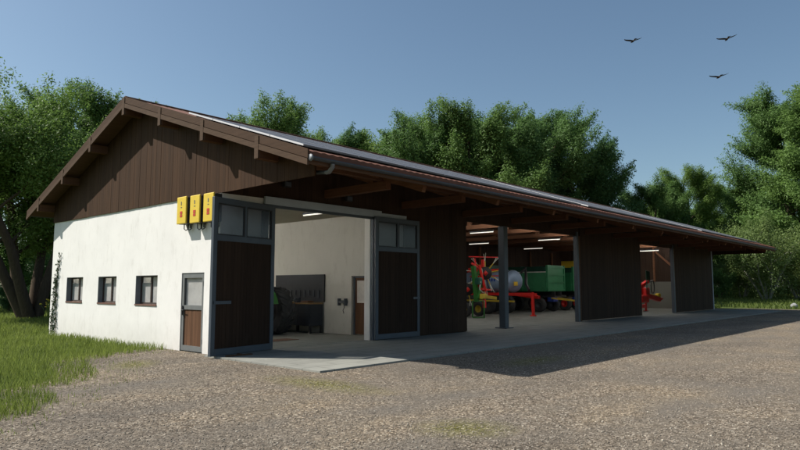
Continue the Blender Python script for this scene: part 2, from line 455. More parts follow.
# front wall of the workshop (plaster) with the gateway
wall_grid(MB(), [XW+.28, 16.2], [-.3, ZC+.06], [(10.45, 14.56, -.3, 4.02)], YF, YF+.25, 'y').build('front_wall', M['plaster'], barn)
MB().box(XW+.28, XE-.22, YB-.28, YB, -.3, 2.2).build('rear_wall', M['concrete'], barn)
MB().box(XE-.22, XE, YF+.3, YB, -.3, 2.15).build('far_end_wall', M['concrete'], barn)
# workshop room
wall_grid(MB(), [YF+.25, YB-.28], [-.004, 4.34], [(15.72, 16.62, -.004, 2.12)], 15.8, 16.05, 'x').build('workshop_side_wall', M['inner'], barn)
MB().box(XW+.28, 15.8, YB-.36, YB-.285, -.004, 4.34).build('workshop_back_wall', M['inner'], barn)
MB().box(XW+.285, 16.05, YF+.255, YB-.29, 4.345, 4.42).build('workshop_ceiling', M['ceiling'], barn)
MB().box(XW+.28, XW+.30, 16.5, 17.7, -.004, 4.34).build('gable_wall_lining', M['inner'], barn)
idr = MB(); idr.box(15.93, 16.0, 15.8, 16.54, .02, 2.05)
d = idr.build('inner_door', M['door_pl'], barn)
MB().box(15.9, 16.02, 15.72, 15.80, 0, 2.12).box(15.9, 16.02, 16.54, 16.62, 0, 2.12).box(15.9, 16.02, 15.8, 16.54, 2.05, 2.12).build('door_frame', M['steel'], d)
MB().box(15.915, 15.925, 15.9, 16.44, 1.15, 1.95).build('pane', M['curtain'], d)

# boarding
def boards(mb, a0, a1, w, lo, hi, plane, depth, axis, rnd, gap=.005):
    """vertical boards between a0..a1; lo/hi are functions of the running coordinate"""
    a = a0
    while a < a1-1e-4:
        b = min(a1, a+w*rnd.uniform(.92, 1.08)); p, q = a+gap/2, b-gap/2
        dd = rnd.uniform(0, .007)
        mb.prism([(p, lo(p)), (q, lo(q)), (q, hi(q)), (p, hi(p))], plane-dd, plane+depth, axis); a = b
    return mb
rnd = random.Random(5)
gc = MB()
hi = lambda y: zroof(y)-.235
for a, b in ((10.62, YR), (YR, YB+.02)):
    boards(gc, a, b, .15, lambda y: ZC+.004*math.sin(y*40), hi, XW-.035, .03, 'x', rnd)
gc.build('gable_boarding', M['clad'], barn)
gb = MB(); gb.prism([(10.66, ZC+.03), (YB, ZC+.03), (YB, zroof(YB)-.26), (YR, ZR-.3), (10.66, zroof(10.66)-.26)], XW, XW+.05, 'x')
gb.build('boarding_backing', M['clad_dark'], barn)
# front boarding: above the openings and closed fields
hf = lambda x: zroof(YF)-.25
fb = MB(); boards(fb, XW+.02, 16.25, .16, lambda x: ZC, hf, YF-.035, .03, 'y', rnd)
fb.build('front_boarding', M['clad_dark'], barn); fb = MB(); boards(fb, 16.25, 19.89, .16, lambda x: .03, hf, YF-.035, .03, 'y', rnd)
fb.build('front_boarding', M['clad_dark'], barn); fb = MB(); boards(fb, 19.89, 29.4, .16, lambda x: 4.3, hf, YF-.035, .03, 'y', rnd)
fb.build('front_boarding', M['clad_dark'], barn); fb = MB(); boards(fb, 37.6, 43.4, .16, lambda x: 4.3, hf, YF-.035, .03, 'y', rnd)
fb.build('front_boarding', M['clad_dark'], barn)
MB().box(16.25, 19.87, YF, YF+.16, 0, 5.75).box(16.25, 52., YF, YF+.2, 4.32, 5.75).box(XW+.06, 16.2, YF, YF+.2, ZC+.07, 5.75).build('boarding_backing', M['clad_dark'], barn)
for a, b in ((29.4, 37.6), (43.4, 51.9)):
    f = MB(); boards(f, a+.3, b, .16, lambda x: .03, lambda x: 5.72, YF-.06, .035, 'y', rnd)
    f.box(a+.3, b-.01, YF-.02, YF, .04, 5.6)
    o = f.build('sliding_wall_panel', M['clad_dark'], barn)
    MB().box(a+.02, a+.3, YF-.05, YF-.005, 0, 4.3).build('end_board', M['deck'], o)
    MB().box(a-.16, a+.02, YF-.1, YF+.1, 0, 4.5).build('steel_post', M['steel'], barn)
MB().box(51.91, 52.03, YF-.1, YF+.1, 0, 4.9).build('steel_post', M['steel_l'], barn)
MB().bevel_box(22.48, 22.78, YF-.12, YF+.18, 0, 4.3, .02).build('steel_post', M['steel'], barn)
MB().box(22.35, 22.91, YF-.25, YF+.3, 0, .035).build('post_foot', M['steel'], barn)
# hall inner boarding (rear and far end)
hb = MB(); boards(hb, 16.1, XE-.25, .2, lambda x: 2.2, lambda x: zroof(YB)-.3, YB-.2, .05, 'y', rnd)
hb.build('rear_boarding', M['inner_boards'], barn)
eb = MB()
for a, b in ((YF+.25, YR), (YR, YB-.1)): boards(eb, a, b, .2, lambda y: 2.16, lambda y: zroof(y)-.25, XE-.2, .05, 'x', rnd)
eb.build('far_end_boarding', M['inner_boards'], barn)
eo = MB()
for a, b in ((10.7, YR), (YR, YB)): boards(eo, a, b, .2, lambda y: 4.2 if y < YF else 2.1, lambda y: zroof(y)-.25, XE-.1, .06, 'x', rnd)
eo.build('far_gable_boarding', M['clad'], barn)
ws = MB(); boards(ws, YF+.25, YR, .2, lambda y: .02, lambda y: zroof(y)-.25, 16.06, .04, 'x', rnd); boards(ws, YR, YB-.3, .2, lambda y: .02, lambda y: zroof(y)-.25, 16.06, .04, 'x', rnd)
ws.build('partition_boarding', M['inner_boards'], barn)
for y0, y1 in ((16.2, 18.6), (22.4, 20.0)):
    MB().beam((XE-.3, y0, 2.3), (XE-.3, y1, 4.6), .12, .14).build('wall_brace', M['beam_y'], barn)
for y in (16., 18.75, 22.):
    MB().box(XE-.36, XE-.24, y-.07, y+.07, 2.15, 5.6).build('wall_stud', M['beam_y'], barn)
for x in BAY[3:12]:
    MB().box(x-.07, x+.07, YB-.36, YB-.24, 2.2, 4.6).build('wall_stud', M['beam_y'], barn)

# roof: deck, corrugated tiles, rafters, purlins, ties
dk = MB()
dk.prism([(YE0+.06, zroof(YE0+.06)-.2), (YR, ZR-.2), (YR, ZR-.13), (YE0+.06, zroof(YE0+.06)-.13)], X0+.06, X1-.06, 'x')
dk.prism([(YR+.001, ZR-.2), (YE1-.06, zroof(YE1-.06)-.2), (YE1-.06, zroof(YE1-.06)-.13), (YR+.001, ZR-.13)], X0+.06, X1-.06, 'x')
roof = dk.build('roof', M['deck'], barn)
def tile_slope(y0, y1):
    m = MB(); nx = int((X1-X0)/.06); nr = 26
    vs = []
    top = []
    for i in range(nx+1):
        x = X0+.02+(X1-X0-.04)*i/nx; w = .010*math.cos(2*math.pi*(x-X0)/.24)
        for j in (0, 1):
            y = (y0, y1)[j]; top.append((x, y, zroof(y)-.02+w))
        for j in (0, 1):
            y = (y0, y1)[j]; top.append((x, y, zroof(y)-.125))
    fs = []
    for i in range(nx):
        a = i*4; b = a+4
        fs += [(a, a+1, b+1, b), (a+2, b+2, b+3, a+3), (a, b, b+2, a+2), (a+1, a+3, b+3, b+1)]
    fs += [(0, 2, 3, 1), (nx*4, nx*4+1, nx*4+3, nx*4+2)]
    m.add(top, fs); return m
tile_slope(YE0, YR-.002).build('roof_tiles', M['tile'], roof)
tile_slope(YE1, YR+.002).build('roof_tiles', M['tile'], roof)
rc = MB(); rc.tube([(X0+.02, YR, ZR-.03), (X1-.02, YR, ZR-.03)], .07, 10); rc.build('ridge_cap', M['deck'], roof)
x = X0+.5
rf = []
while x < X1-.3:
    MB().beam((x, YE0+.12, zroof(YE0+.12)-.275), (x, YR-.05, ZR-.29), .1, .14).build('rafter', M['beam_y'], roof) if True else 0
    x += 1.775
for xs in (BAY[3:12]):
    MB().beam((xs+.4, YR+.05, ZR-.29), (xs+.4, YE1-.1, zroof(YE1-.1)-.275), .1, .14).build('rear_rafter', M['beam_y'], roof)
PUR = [(12.03, 4.69), (14.48, 5.51), (16.82, 6.32), (19.2, 7.08), (21.66, 6.26), (23.98, 5.42), (26.3, 4.62)]
for y, z in PUR:
    MB().box(X0+.012, X1-.1, y-.09, y+.09, z, z+.27).build('purlin', M['beam'], roof, bevel=.008)
    MB().box(X0-.03, X0+.008, y-.075, y+.075, z+.005, zroof(y)-.03).build('purlin_end_board', M['bargel'], roof)
# bargeboards on both verges
for xa, xb, xc in ((X0-.012, X0+.03, X0+.02), (X1-.03, X1+.012, X1-.02)):
    for (ya, yb) in ((YE0-.02, YR), (YE1+.02, YR)):
        za, zb = zroof(ya), ZR
        MB().prism([(ya, za+.015), (yb, zb+.015), (yb, zb-.185), (ya, za-.185)], xa, xb, 'x').build('bargeboard', M['barge'], roof)
        MB().prism([(ya, za-.2), (yb, zb-.2), (yb, zb-.335), (ya, za-.335)], xa-.012 if xa < 20 else xa, xb, 'x').build('lower_bargeboard', M['bargel'], roof)
# eave board + gutter
MB().box(X0+.03, X1-.03, YE0-.02, YE0+.05, zroof(YE0)-.30, zroof(YE0)-.13).build('eave_board', M['deck'], roof)
def gutter(y, z, r, x0, x1):
    m = MB(); n = 10; ring = []
    for x in (x0, x1):
        for k in range(n+1):
            t = math.pi*k/n; ring.append((x, y+r*math.cos(t), z-r*math.sin(t)))
        for k in range(n+1):
            t = math.pi*(n-k)/n; ring.append((x, y+(r-.008)*math.cos(t), z-(r-.008)*math.sin(t)))
    w = 2*(n+1)
    m.add(ring, [(i, (i+1) % w, w+(i+1) % w, w+i) for i in range(w)], True)
    return m
GZ = zroof(YE0)-.165
gut = gutter(YE0-.09, GZ, .072, X0+.02, X1-.1).build('gutter', M['zinc'], roof)
e = MB(); e.lathe([(0, -.012), (.078, -.012), (.078, .004), (0, .004)], (X0+.02, YE0-.09, GZ-.025), (1, 0, 0), 16); e.build('end_cap', M['zinc_l'], gut)
gutter(YE1+.1, zroof(YE1)-.12, .08, X0+.05, X1-.1).build('gutter', M['zinc'], roof)
for i, x in enumerate(np.arange(9.2, 51, 2.0)):
    pass
dp = MB(); dp.tube([(9.0, YE0-.105, GZ-.08), (9.0, YE0-.1, GZ-.15), (9.08, YE0+.1, GZ-.22), (9.1, YE0+.22, GZ-.21)], .05, 10)
dsp = dp.build('downpipe', M['zinc_l'], roof)
MB().tube([(9.1, YE0+.22, GZ-.21), (9.12, 11.2, 4.36), (9.13, YF-.1, 4.34)], .045, 10).build('downpipe_run', M['zinc'], dsp)
# cantilever ties and struts under the front overhang
for xk in BAY[1:]:
    x = min(xk, 51.3)
    MB().box(x-.1, x+.1, 11.8, YF-.04, 4.44, 4.685).build('tie_beam', M['beam_y'], barn, bevel=.01)
    MB().beam((x, 12.35, 4.72), (x, YF-.06, 5.42), .14, .16).build('strut', M['beam_y'], barn)
    MB().beam((x, 10.5, zroof(10.5)-.43), (x, 14.4, zroof(14.4)-.43), .14, .18).build('principal_rafter', M['beam_y'], barn)
for x in BAY[4:12]:
    MB().box(x-.1, x+.1, YF+.22, YB-.35, 4.74, 4.95).build('hall_tie_beam', M['beam_y'], barn)
    MB().box(x-.09, x+.09, YR-.09, YR+.09, 4.95, 7.05).build('king_post', M['beam_y'], barn)

# windows
for a, b in wins:
    cy = (a+b)/2; zs, zt = 1.17, 2.07
    w = MB()
    f = .05
    xg = XW+.16
    w.box(xg, xg+.06, a, a+f, zs+.03, zt).box(xg, xg+.06, b-f, b, zs+.03, zt).box(xg, xg+.06, a+f, b-f, zt-f, zt).box(xg, xg+.06, a+f, b-f, zs+.03, zs+.03+f)
    w.box(xg-.004, xg+.05, cy-.035, cy+.035, zs+.03+f, zt-f)
    win = w.build('window', M['frame_w'], barn)
    for p, q in ((a+f, cy-.035), (cy+.035, b-f)):
        MB().box(xg+.02, xg+.03, p, q, zs+.03+f, zt-f).build('pane', M['glass'], win)
    MB().box(XW-.02, xg, a+.002, b-.002, zs-.02, zs+.028).build('sill', M['sill'], win)
    MB().box(xg+.034, xg+.045, a+.06, cy-.05, zs+.08, zt-.05).box(xg+.034, xg+.045, cy+.05, b-.06, zs+.08, zt-.22).build('blind', M['curtain'], win)
    lin = MB(); lin.box(XW+.006, xg, b-.012, b-.001, zs+.03, zt).box(XW+.006, xg, a+.001, b-.013, zt-.012, zt-.001)
    lin.build('reveal_lining', M['recess'], win)  # dark sheets paint the shade on the reveal's left side and head
# door in the gable
dd = MB(); y0, y1 = 15.17, 16.35
xf = XW+.02
dd.box(xf, xf+.1, y0+.002, y0+.12, -.02, 2.11).box(xf, xf+.1, y1-.12, y1-.002, -.02, 2.11).box(xf, xf+.1, y0+.12, y1-.12, 1.97, 2.108).box(xf, xf+.1, y0+.12, y1-.12, -.02, .12)
dd.box(xf+.004, xf+.09, y0+.12, y1-.12, 1.10, 1.22)
door = dd.build('side_door', M['door_fr'], barn)
pl = MB(); boards(pl, y0+.12, y1-.12, .11, lambda y: .12, lambda y: 1.10, xf+.03, .03, 'x', rnd); pl.build('plank_panel', M['door_pl'], door)
MB().box(xf+.04, xf+.05, y0+.12, y1-.12, 1.22, 1.97).build('pane', M['glass'], door)
MB().box(xf+.07, xf+.08, y0+.12, y1-.12, 1.22, 1.97).build('blind', M['curtain'], door)
MB().box(xf-.03, xf+.003, y1-.10, y1-.06, .95, 1.2).tube([(xf-.05, y1-.08, 1.08), (xf-.05, y1-.2, 1.08)], .013, 6).build('handle', M['black'], door)
MB().box(xf-.012, xf-.001, y0+.0, y0+.05, .2, .32).box(xf-.012, xf-.001, y0, y0+.05, 1.75, 1.87).build('hinge', M['black'], door)

# big gate: lintel, jambs, two leaves
MB().box(10.3, 15.0, YF-.12, YF-.04, 4.03, 4.25).build('gate_lintel', M['steel_l'], barn, bevel=.006)
MB().box(10.2, 14.9, YF-.10, YF-.002, 3.95, 4.028).build('gate_head', M['steel'], barn)
MB().box(14.575, 14.77, YF-.14, YF-.002, 0, 3.95).build('gate_post', M['steel'], barn, bevel=.01)
MB().box(10.25, 10.44, YF-.09, YF-.002, 0, 3.95).build('gate_post', M['steel'], barn, bevel=.01)
MB().box(14.9, 16.3, YF-.075, YF-.038, 4.02, 4.19).build('gate_rail', M['steel_l'], barn)
def gate_leaf(W, H, hand):
    m = MB(); f = .13; t = .045
    m.box(0, f, -t, t, 0, H).box(W-f, W, -t, t, 0, H).box(f, W-f, -t, t, H-.15, H).box(f, W-f, -t, t, 0, .17).box(f, W-f, -t, t, 2.88, 3.03)
    m.box(W/2-.03, W/2+.03, -t+.008, t-.008, 3.03, H-.15)
    return m, f, t
def put_leaf(origin, rz, W, H, hx):
    m, f, t = gate_leaf(W, H, 1)
    o = m.build('gate_leaf', M['steel'], barn, bevel=.006); o.location = origin; o.rotation_euler = (0, 0, rz)
    b = MB(); boards(b, f, W-f, .12, lambda x: .17, lambda x: 2.88, -.022, .045, 'y', rnd); b.build('board_panel', M['door_wood'], o)
    for p, q in ((f, W/2-.03), (W/2+.03, W-f)):
        fr = MB(); e = .03
        fr.box(p+.001, p+e, -.03, .03, 3.031, H-.151).box(q-e, q-.001, -.03, .03, 3.031, H-.151).box(p+e, q-e, -.03, .03, 3.031, 3.031+e).box(p+e, q-e, -.03, .03, H-.15-e, H-.151)
        sash = fr.build('sash', M['black'], o)
        MB().box(p+e, q-e, -.004, .004, 3.031+e, H-.15-e).build('pane', M['glass_d'], sash)
    lt = MB(); lt.box(hx[0], hx[1], -t-.03, -t-.003, 1.28, 1.36); lt.build('latch_bar', M['steel'], o)
    return o
put_leaf((8.43, 13.93, .01), math.atan2(.43, 2.2), 2.24, 3.99, (.05, .62))
put_leaf((14.6, YF-.19, .02), 0, 2.22, 4.02, (1.85, 2.2))
st = MB(); st.bevel_box(8.75, 9.5, 13.62, 13.72, -.0, .03, .01).box(9.1, 9.16, 13.6, 13.75, .02, .05)
tag(st.build('door_stop', M['door_pl']), 'flat weathered board lying on the gravel under the left gate leaf', 'board')

# ---------------------------------------------------------------- things fixed on the barn
def floodlight(x, z, label):
    t = empty('floodlight', (x, YF-.04, z), label, 'lamp', 'floodlights above the gate')
    MB().tube([(0, 0, 0), (0, -.16, -.02)], .02, 8).build('bracket', M['black'], t)
    MB().bevel_box(-.13, .13, -.26, -.14, -.1, .07, .02).build('housing', M['black'], t)
    MB().box(-.1, .1, -.268, -.261, -.075, .045).build('lens', M['steel'], t)
floodlight(10.94, 4.66, 'black floodlight on the brown boards above the left end of the pale lintel')
floodlight(13.36, 4.50, 'black floodlight on the brown boards above the right end of the pale lintel')
inv_l = ['yellow inverter box farthest left of the row under the boarded gable', 'yellow inverter box second from the left under the boarded gable',
         'yellow inverter box just left of the open gate leaf', 'yellow inverter box seen through the glass of the open gate leaf']
for i, (ya, yb, zb) in enumerate(((16.27, 15.76, 3.46), (15.57, 15.05, 3.44), (14.88, 14.37, 3.43))):
    yc = (ya+yb)/2; hw = .25
    t = empty('inverter', (XW-.001, yc, zb), inv_l[i], 'inverter', 'yellow inverters on the gable wall')
    MB().bevel_box(-.22, 0, -hw+.015, hw-.015, 0, .74, .02).build('case', M['black'], t)
    MB().bevel_box(-.27, -.222, -hw, hw, .0, .76, .02).build('cover', M['yellow'], t)
    MB().box(-.277, -.271, -.06, .06, .27, .35).box(-.277, -.271, -.06, .06, .19, .255).build('emblem', M['red_m'], t)
    MB().box(-.277, -.271, -.012, .022, .52, .62).box(-.277, -.271, -.03, .03, .45, .47).build('lettering', M['grey_m'], t)
    c = MB()
    for yy in (-.12, .06): c.tube([(-.13, yy, .01), (-.13, yy, -.13), (-.1, yy-.04, -.17), (-.06, yy-.09, -.13), (-.05, yy-.09, .01)], .014, 6)
    c.tube([(-.1, -.21, .01), (-.1, -.21, -.12)], .016, 6)
    c.build('cable', M['black'], t)
def tube_light(x, y, z, label, L=1.5, dim=True, tube='tube'):
    t = empty('strip_light', (x, y, z), label, 'light', 'fluorescent strip lights')
    MB().box(-.03, .03, -L/2, L/2, .02, .09).build('housing', M['steel'], t)
    MB().bevel_box(-.024, .024, -L/2+.02, L/2-.02, -.022, .018, .008).build('tube', M['tube_dim' if dim else tube], t)
tube_light(14.1, 16.75, 4.26, 'strip light on the workshop ceiling behind the gate', 1.2)
tube_light(27.4, 18.85, 4.6, 'upper strip light left of the grey post in the hall', 1.5)
tube_light(34.4, 23.9, 4.6, 'lower strip light left of the grey post in the hall', 1.6)
tube_light(34.4, 18.7, 4.6, 'strip light above the tall front board of the green trailer', 1.5)
tube_light(41.5, 23.9, 4.6, 'strip light above the silver slurry tank', 1.6)
tube_light(46.9, 22.0, 4.5, 'strip light above the yellow hopper', 1.2)
tube_light(48.6, 18.1, 4.5, 'strip light above the red mower in the far bay', 1.9)
for lx, ly in ((9.9, 16.8), (9.9, 20.2), (9.9, 23.6), (14.3, 24.9), (11.4, 24.9)):  # added out of view to brighten the workshop
    tube_light(lx, ly, 4.26, 'strip light deep in the workshop ceiling, out of sight from the yard', 1.2, False, 'tube_new')
for lx in (18.3, 21.9, 25.5, 29.1, 32.7, 36.3, 39.9, 43.5, 47.1, 50.4):  # added row, hidden from the yard, to brighten the hall
    tube_light(lx, 17.3, 5.0, 'strip light of the front row hidden behind the boarding above the bays', 1.75, False)

for lx, ly, lab in ((24.5, 19.9, 'strip light at hall mid-depth, masked by the closed boarding beside the right gate leaf'), (29.6, 23.6, 'strip light at the hall rear, masked by the closed boarding beside the right gate leaf'),
                    (45.4, 19.7, 'strip light at hall mid-depth, masked by the middle wall panel'), (50.2, 21.8, 'strip light near the far end wall, masked by the middle wall panel')):
    tube_light(lx, ly, 4.6, lab, 1.75, False)  # added behind closed boarding to brighten the hall rear

# ---------------------------------------------------------------- solar arrays on the front slope
nrm = Vector((0, -SL, 1)).normalized(); sd = Vector((0, 1, SL)).normalized()
def solar_array(xa, ncol, label):
    y0 = YE0+.42; base = Vector((xa, y0, zroof(y0)))
    t = empty('solar_array', base, label, 'solar array', 'solar arrays on the front roof slope')
    t.rotation_euler = (math.atan(SL), 0, 0)
    PW, PL = 1.66, 1.30
    p0 = None
    for c in range(ncol):
        for r in range(4):
            u, v = c*(PW+.02), r*(PL+.02)
            if p0 is None:
                p = MB(); p.box(.02, PW-.02, .02, PL-.02, .045, .068); p0 = p.build('solar_panel', M['cells'], t)
                MB().box(0, .02, 0, PL, .03, .072).box(PW-.02, PW, 0, PL, .03, .072).box(.02, PW-.02, 0, .02, .03, .072).box(.02, PW-.02, PL-.02, PL, .03, .072).build('frame', M['frame_g'], p0)
                MB().box(-.008, .022, PL-.012, PL+.012, .0725, .082).build('clamp', M['zinc_l'], p0)
                q = p0
            else: q = copy_tree(p0, t)
            q.location = (u, v, 0)
    for r in range(4):
        MB().box(-.03, -.002, r*(PL+.02)+.006, r*(PL+.02)+PL-.006, .036, .075).build('edge_trim', M['alu'], t)  # pale strip paints the sunlit left side of the frames
    for r in (.3, 1.0, 1.62, 2.3, 2.94, 3.62, 4.3, 4.95):
        MB().box(.05, ncol*(PW+.02), r-.02, r+.02, .0, .028).build('mounting_rail', M['zinc_l'], t)
solar_array(8.62, 8, 'solar array at the gable end of the front roof slope')
solar_array(22.7, 8, 'middle solar array on the front roof slope above the hall bays')
solar_array(36.8, 8, 'solar array at the far end of the front roof slope')

# ---------------------------------------------------------------- workshop contents
wb = empty('workbench', (15.42, 18.05, 0), 'dark cabinet workbench with wooden top against the inner white wall', 'workbench')
MB().box(.30, .36, 0, 3.0, 1.16, 2.2).build('back_panel', M['peg'], wb)
MB().box(-.36, .30, .02, 3.0, 1.08, 1.13).build('worktop', M['worktop'], wb)
for y0 in (.03, 1.55):
    c = MB(); c.box(-.32, .28, y0, y0+1.4, .28, 1.075)
    cab = c.build('cabinet', M['bench'], wb)
    for k in range(3): MB().box(-.335, -.322, y0+.05, y0+.68, .34+.24*k, .55+.24*k).build('drawer', M['bench'], cab)
    MB().box(-.335, -.322, y0+.74, y0+1.35, .34, 1.03).build('cabinet_door', M['bench'], cab)
for x, y in ((-.3, .06), (.24, .06), (-.3, 1.45), (.24, 1.45), (-.3, 2.92), (.24, 2.92)):
    MB().box(x-.04, x+.04, y-.04, y+.04, 0, .28).build('leg', M['black'], wb)
for i in range(9): MB().box(.27, .296, .25+i*.28, .33+i*.28, 1.3+.05*(i % 3), 1.6).build('hanging_tool', M['bench'], wb)
tb = MB(); tb.bevel_box(15.2, 15.5, 18.35, 18.8, 1.131, 1.2, .02); tag(tb.build('tool_tray', M['rust']), 'low rusty tool tray on the wooden workbench top', 'tool tray')
vi = empty('bench_vice', (15.3, 19.1, 1.131), 'small dark vice on the wooden workbench top', 'vice')
MB().box(-.1, .12, -.07, .07, 0, .07).build('base', M['steel'], vi); MB().box(-.15, -.06, -.08, .08, .071, .17).box(.0, .1, -.08, .08, .071, .17).build('jaw', M['steel'], vi)
MB().tube([(-.25, 0, .1), (-.15, 0, .1)], .015, 6).tube([(-.24, -.08, .1), (-.24, .08, .1)], .01, 6).build('handle', M['zinc_l'], vi)
br = empty('hose_bracket', (15.799, 17.0, 1.17), 'grey metal hose bracket on the inner white wall beside the workbench', 'bracket')
MB().box(-.02, 0, -.2, .2, -.05, .06).box(-.16, -.021, -.2, -.15, -.13, .13).box(-.16, -.021, .15, .2, -.13, .13).build('plate', M['steel'], br)
MB().tube([(-.1, -.149, 0), (-.1, .149, 0)], .045, 10).build('bar', M['zinc_l'], br)
MB().tube([(-.08, -.05, -.05), (-.05, -.06, -.2), (-.03, .03, -.3), (-.03, -.02, -.42)], .012, 6).build('hose', M['black'], br)
gr = MB(); gr.box(11.6, 13.2, 16.35, 17.0, -.003, .008); tag(gr.build('floor_grate', M['rust']), 'rusty brown grate set flat in the workshop floor', 'grate')

# tractor: nose to the back wall, only the right rear wheel clears the gate leaf
def tyre(parent, name, c, r, w, rim_mat, lugs=0, n=28, axis=(1, 0, 0)):
    c = Vector(c); ax = Vector(axis)
    m = MB(); hw = w/2
    m.lathe([(r*.52, -hw*.8), (r*.62, -hw), (r*.86, -hw), (r*.96, -hw*.8), (r, -hw*.4), (r, hw*.4), (r*.96, hw*.8), (r*.86, hw), (r*.62, hw), (r*.52, hw*.8), (r*.52, -hw*.8)], c, ax, n)
    if lugs:
        up = Vector((0, 0, 1)); si = ax.cross(up).normalized()
        for k in range(lugs):
            for s in (-1, 1):
                a0 = 2*math.pi*(k+(.5 if s > 0 else 0))/lugs
                def P(a, rr, t): return c+(up*math.cos(a)+si*math.sin(a))*rr+ax*t
                da = 2*math.pi/lugs*.24; sh = -2*math.pi/lugs*.75
                vs = []
                for rr in (r*.95, r*1.045):
                    vs += [P(a0-da, rr, s*-.02), P(a0+da, rr, s*-.02), P(a0+da+sh, rr*.985, s*hw*1.02), P(a0-da+sh, rr*.985, s*hw*1.02)]
                m.add(vs, [(0, 1, 2, 3), (7, 6, 5, 4), (0, 4, 5, 1), (1, 5, 6, 2), (2, 6, 7, 3), (3, 7, 4, 0)])
    o = m.build('tyre', M['rubber'])
    w_ = MB(); w_.lathe([(0, -hw*.3), (r*.3, -hw*.3), (r*.34, -hw*.75), (r*.54, -hw*.82), (r*.54, hw*.82), (r*.34, hw*.75), (r*.3, hw*.3), (0, hw*.3)], c, ax, n)
    wo = w_.build(name, rim_mat, parent); o.parent = wo
    return wo
tr = empty('tractor', (12.85, 18.95, 0), 'green tractor parked nose in behind the open gate leaf', 'tractor')
tyre(tr, 'rear_wheel', (1.27, 0, .86), .84, .58, M['black'], 18, 36); tyre(tr, 'rear_wheel', (-1.27, 0, .86), .84, .58, M['black'], 18, 36)
tyre(tr, 'front_wheel', (1.0, 2.5, .62), .6, .42, M['yellow_d'], 16, 28); tyre(tr, 'front_wheel', (-1.0, 2.5, .62), .6, .42, M['yellow_d'], 16, 28)
MB().bevel_box(-.3, .3, -.35, 3.0, .6, 1.15, .05).build('chassis', M['black'], tr)
MB().prism([(1.0, 1.16), (3.25, 1.16), (3.3, 1.55), (2.9, 1.78), (1.0, 1.95)], -.42, .42, 'x').build('bonnet', M['green_t'], tr, bevel=.05)
for s in (-1, 1):
    m = MB(); prof = [(.98*math.cos(a), .86+.98*math.sin(a)) for a in [R(v) for v in range(20, 165, 12)]]
    inner = [(.92*math.cos(a), .86+.92*math.sin(a)) for a in [R(v) for v in range(20, 165, 12)]]
    k = len(prof); x0, x1 = (.4, .74) if s > 0 else (-.74, -.4)
    for i in range(k-1): m.prism([prof[i], prof[i+1], inner[i+1], inner[i]], x0, x1, 'x')
    fe = m.build('fender', M['green_t'], tr)
    MB().bevel_box(+.42 if s > 0 else -.7, .7 if s > 0 else -.42, -.62, -.5, 1.82, 1.98, .02).build('tail_lamp', M['tail'], fe)
MB().box(-.62, .62, -.5, .9, 1.2, 1.3).build('cab_floor', M['black'], tr)
for x in (-.52, .52):
    for y in (-.55, .95): MB().beam((x, y, 1.25), (x*.94, y*.92, 2.7), .07, .07, (0, 1, 0)).build('cab_pillar', M['black'], tr)
MB().bevel_box(-.56, .56, -.65, 1.05, 2.71, 2.85, .05).build('cab_roof', M['green_t'], tr)
MB().box(-.48, .48, -.57, -.56, 1.5, 2.68).build('rear_window', M['glass'], tr)
MB().bevel_box(-.25, .25, -.25, .2, 1.31, 1.5, .05).bevel_box(-.25, .25, -.35, -.22, 1.45, 2.0, .04).build('seat', M['black'], tr)
MB().tube([(0, .62, 1.95)]+[(0, .6, 1.95)], .2, 14).build('steering_wheel', M['black'], tr)
for s in (-.4, .4): MB().beam((s, -.35, .75), (s*.9, -1.0, .5), .06, .1).build('lift_arm', M['red'], tr)
# ---------------------------------------------------------------- machines in the hall
# hay tedder, folded up
te = empty('hay_tedder', (29.7, 20.2, 0), 'folded hay tedder with green frame, red arms and yellow tines', 'hay tedder')
MB().tube([(-.95, .25, .03), (-.95, .25, .95), (-.55, -.25, .95), (-.55, -.25, .03), (-.95, .25, .03)], .045, 8).build('stand_frame', M['green_t'], te)
MB().beam((-.75, .1, .9), (-.9, .2, 2.9), .22, .2, (1, 0, 0)).beam((-.9, .1, 2.2), (-.2, .2, 2.75), .12, .12).beam((-.8, 0, 1.1), (-.4, 0, 1.9), .2, .14).build('mast', M['green_t'], te)
MB().beam((-.85, .1, 1.25), (1.9, .6, 1.05), .16, .18).build('main_beam', M['yellow_d'], te)
MB().bevel_box(-.75, -.2, -.25, .2, 1.05, 1.35, .06).build('gearbox', M['yellow_d'], te)
MB().beam((.15, .2, .55), (.05, .2, 3.3), .15, .15, (1, 0, 0)).beam((-.65, .1, 1.8), (.1, .1, 1.7), .12, .14).beam((-.9, .3, 3.05), (.05, .2, 2.6), .1, .1).build('fold_arm', M['red'], te)
MB().beam((-1.1, .35, 3.42), (1.1, -.1, 3.44), .05, .05).build('guard_rail', M['red'], te)
def rotor(parent, c, r, ntine, d):
    c = Vector(c); d = Vector(d).normalized(); up = Vector((0, 0, 1)); si = d.cross(up).normalized(); u2 = si.cross(d)
    h = MB(); h.lathe([(0, -.08), (.34, -.06), (.38, 0), (.34, .06), (0, .08)], c, d, 20); ro = h.build('rotor', M['black'], parent)
    MB().lathe([(0, -.16), (.14, -.15), (.16, -.07), (0, -.07)], c, d, 4).build('hub', M['red'], ro)
    for k in range(ntine):
        a = 2*math.pi*k/ntine+.2; dirv = si*math.cos(a)+u2*math.sin(a)
        MB().tube([c+dirv*.3, c+dirv*r*.7], .032, 6).build('tine_arm', M['yellow_d'], ro)
        MB().tube([c+dirv*r*.7, c+dirv*r*1.15-d*.1+si*.05], .018, 6).tube([c+dirv*r*.68, c+dirv*r*1.1-d*.12-si*.07], .018, 6).build('tine', M['pale'], ro)
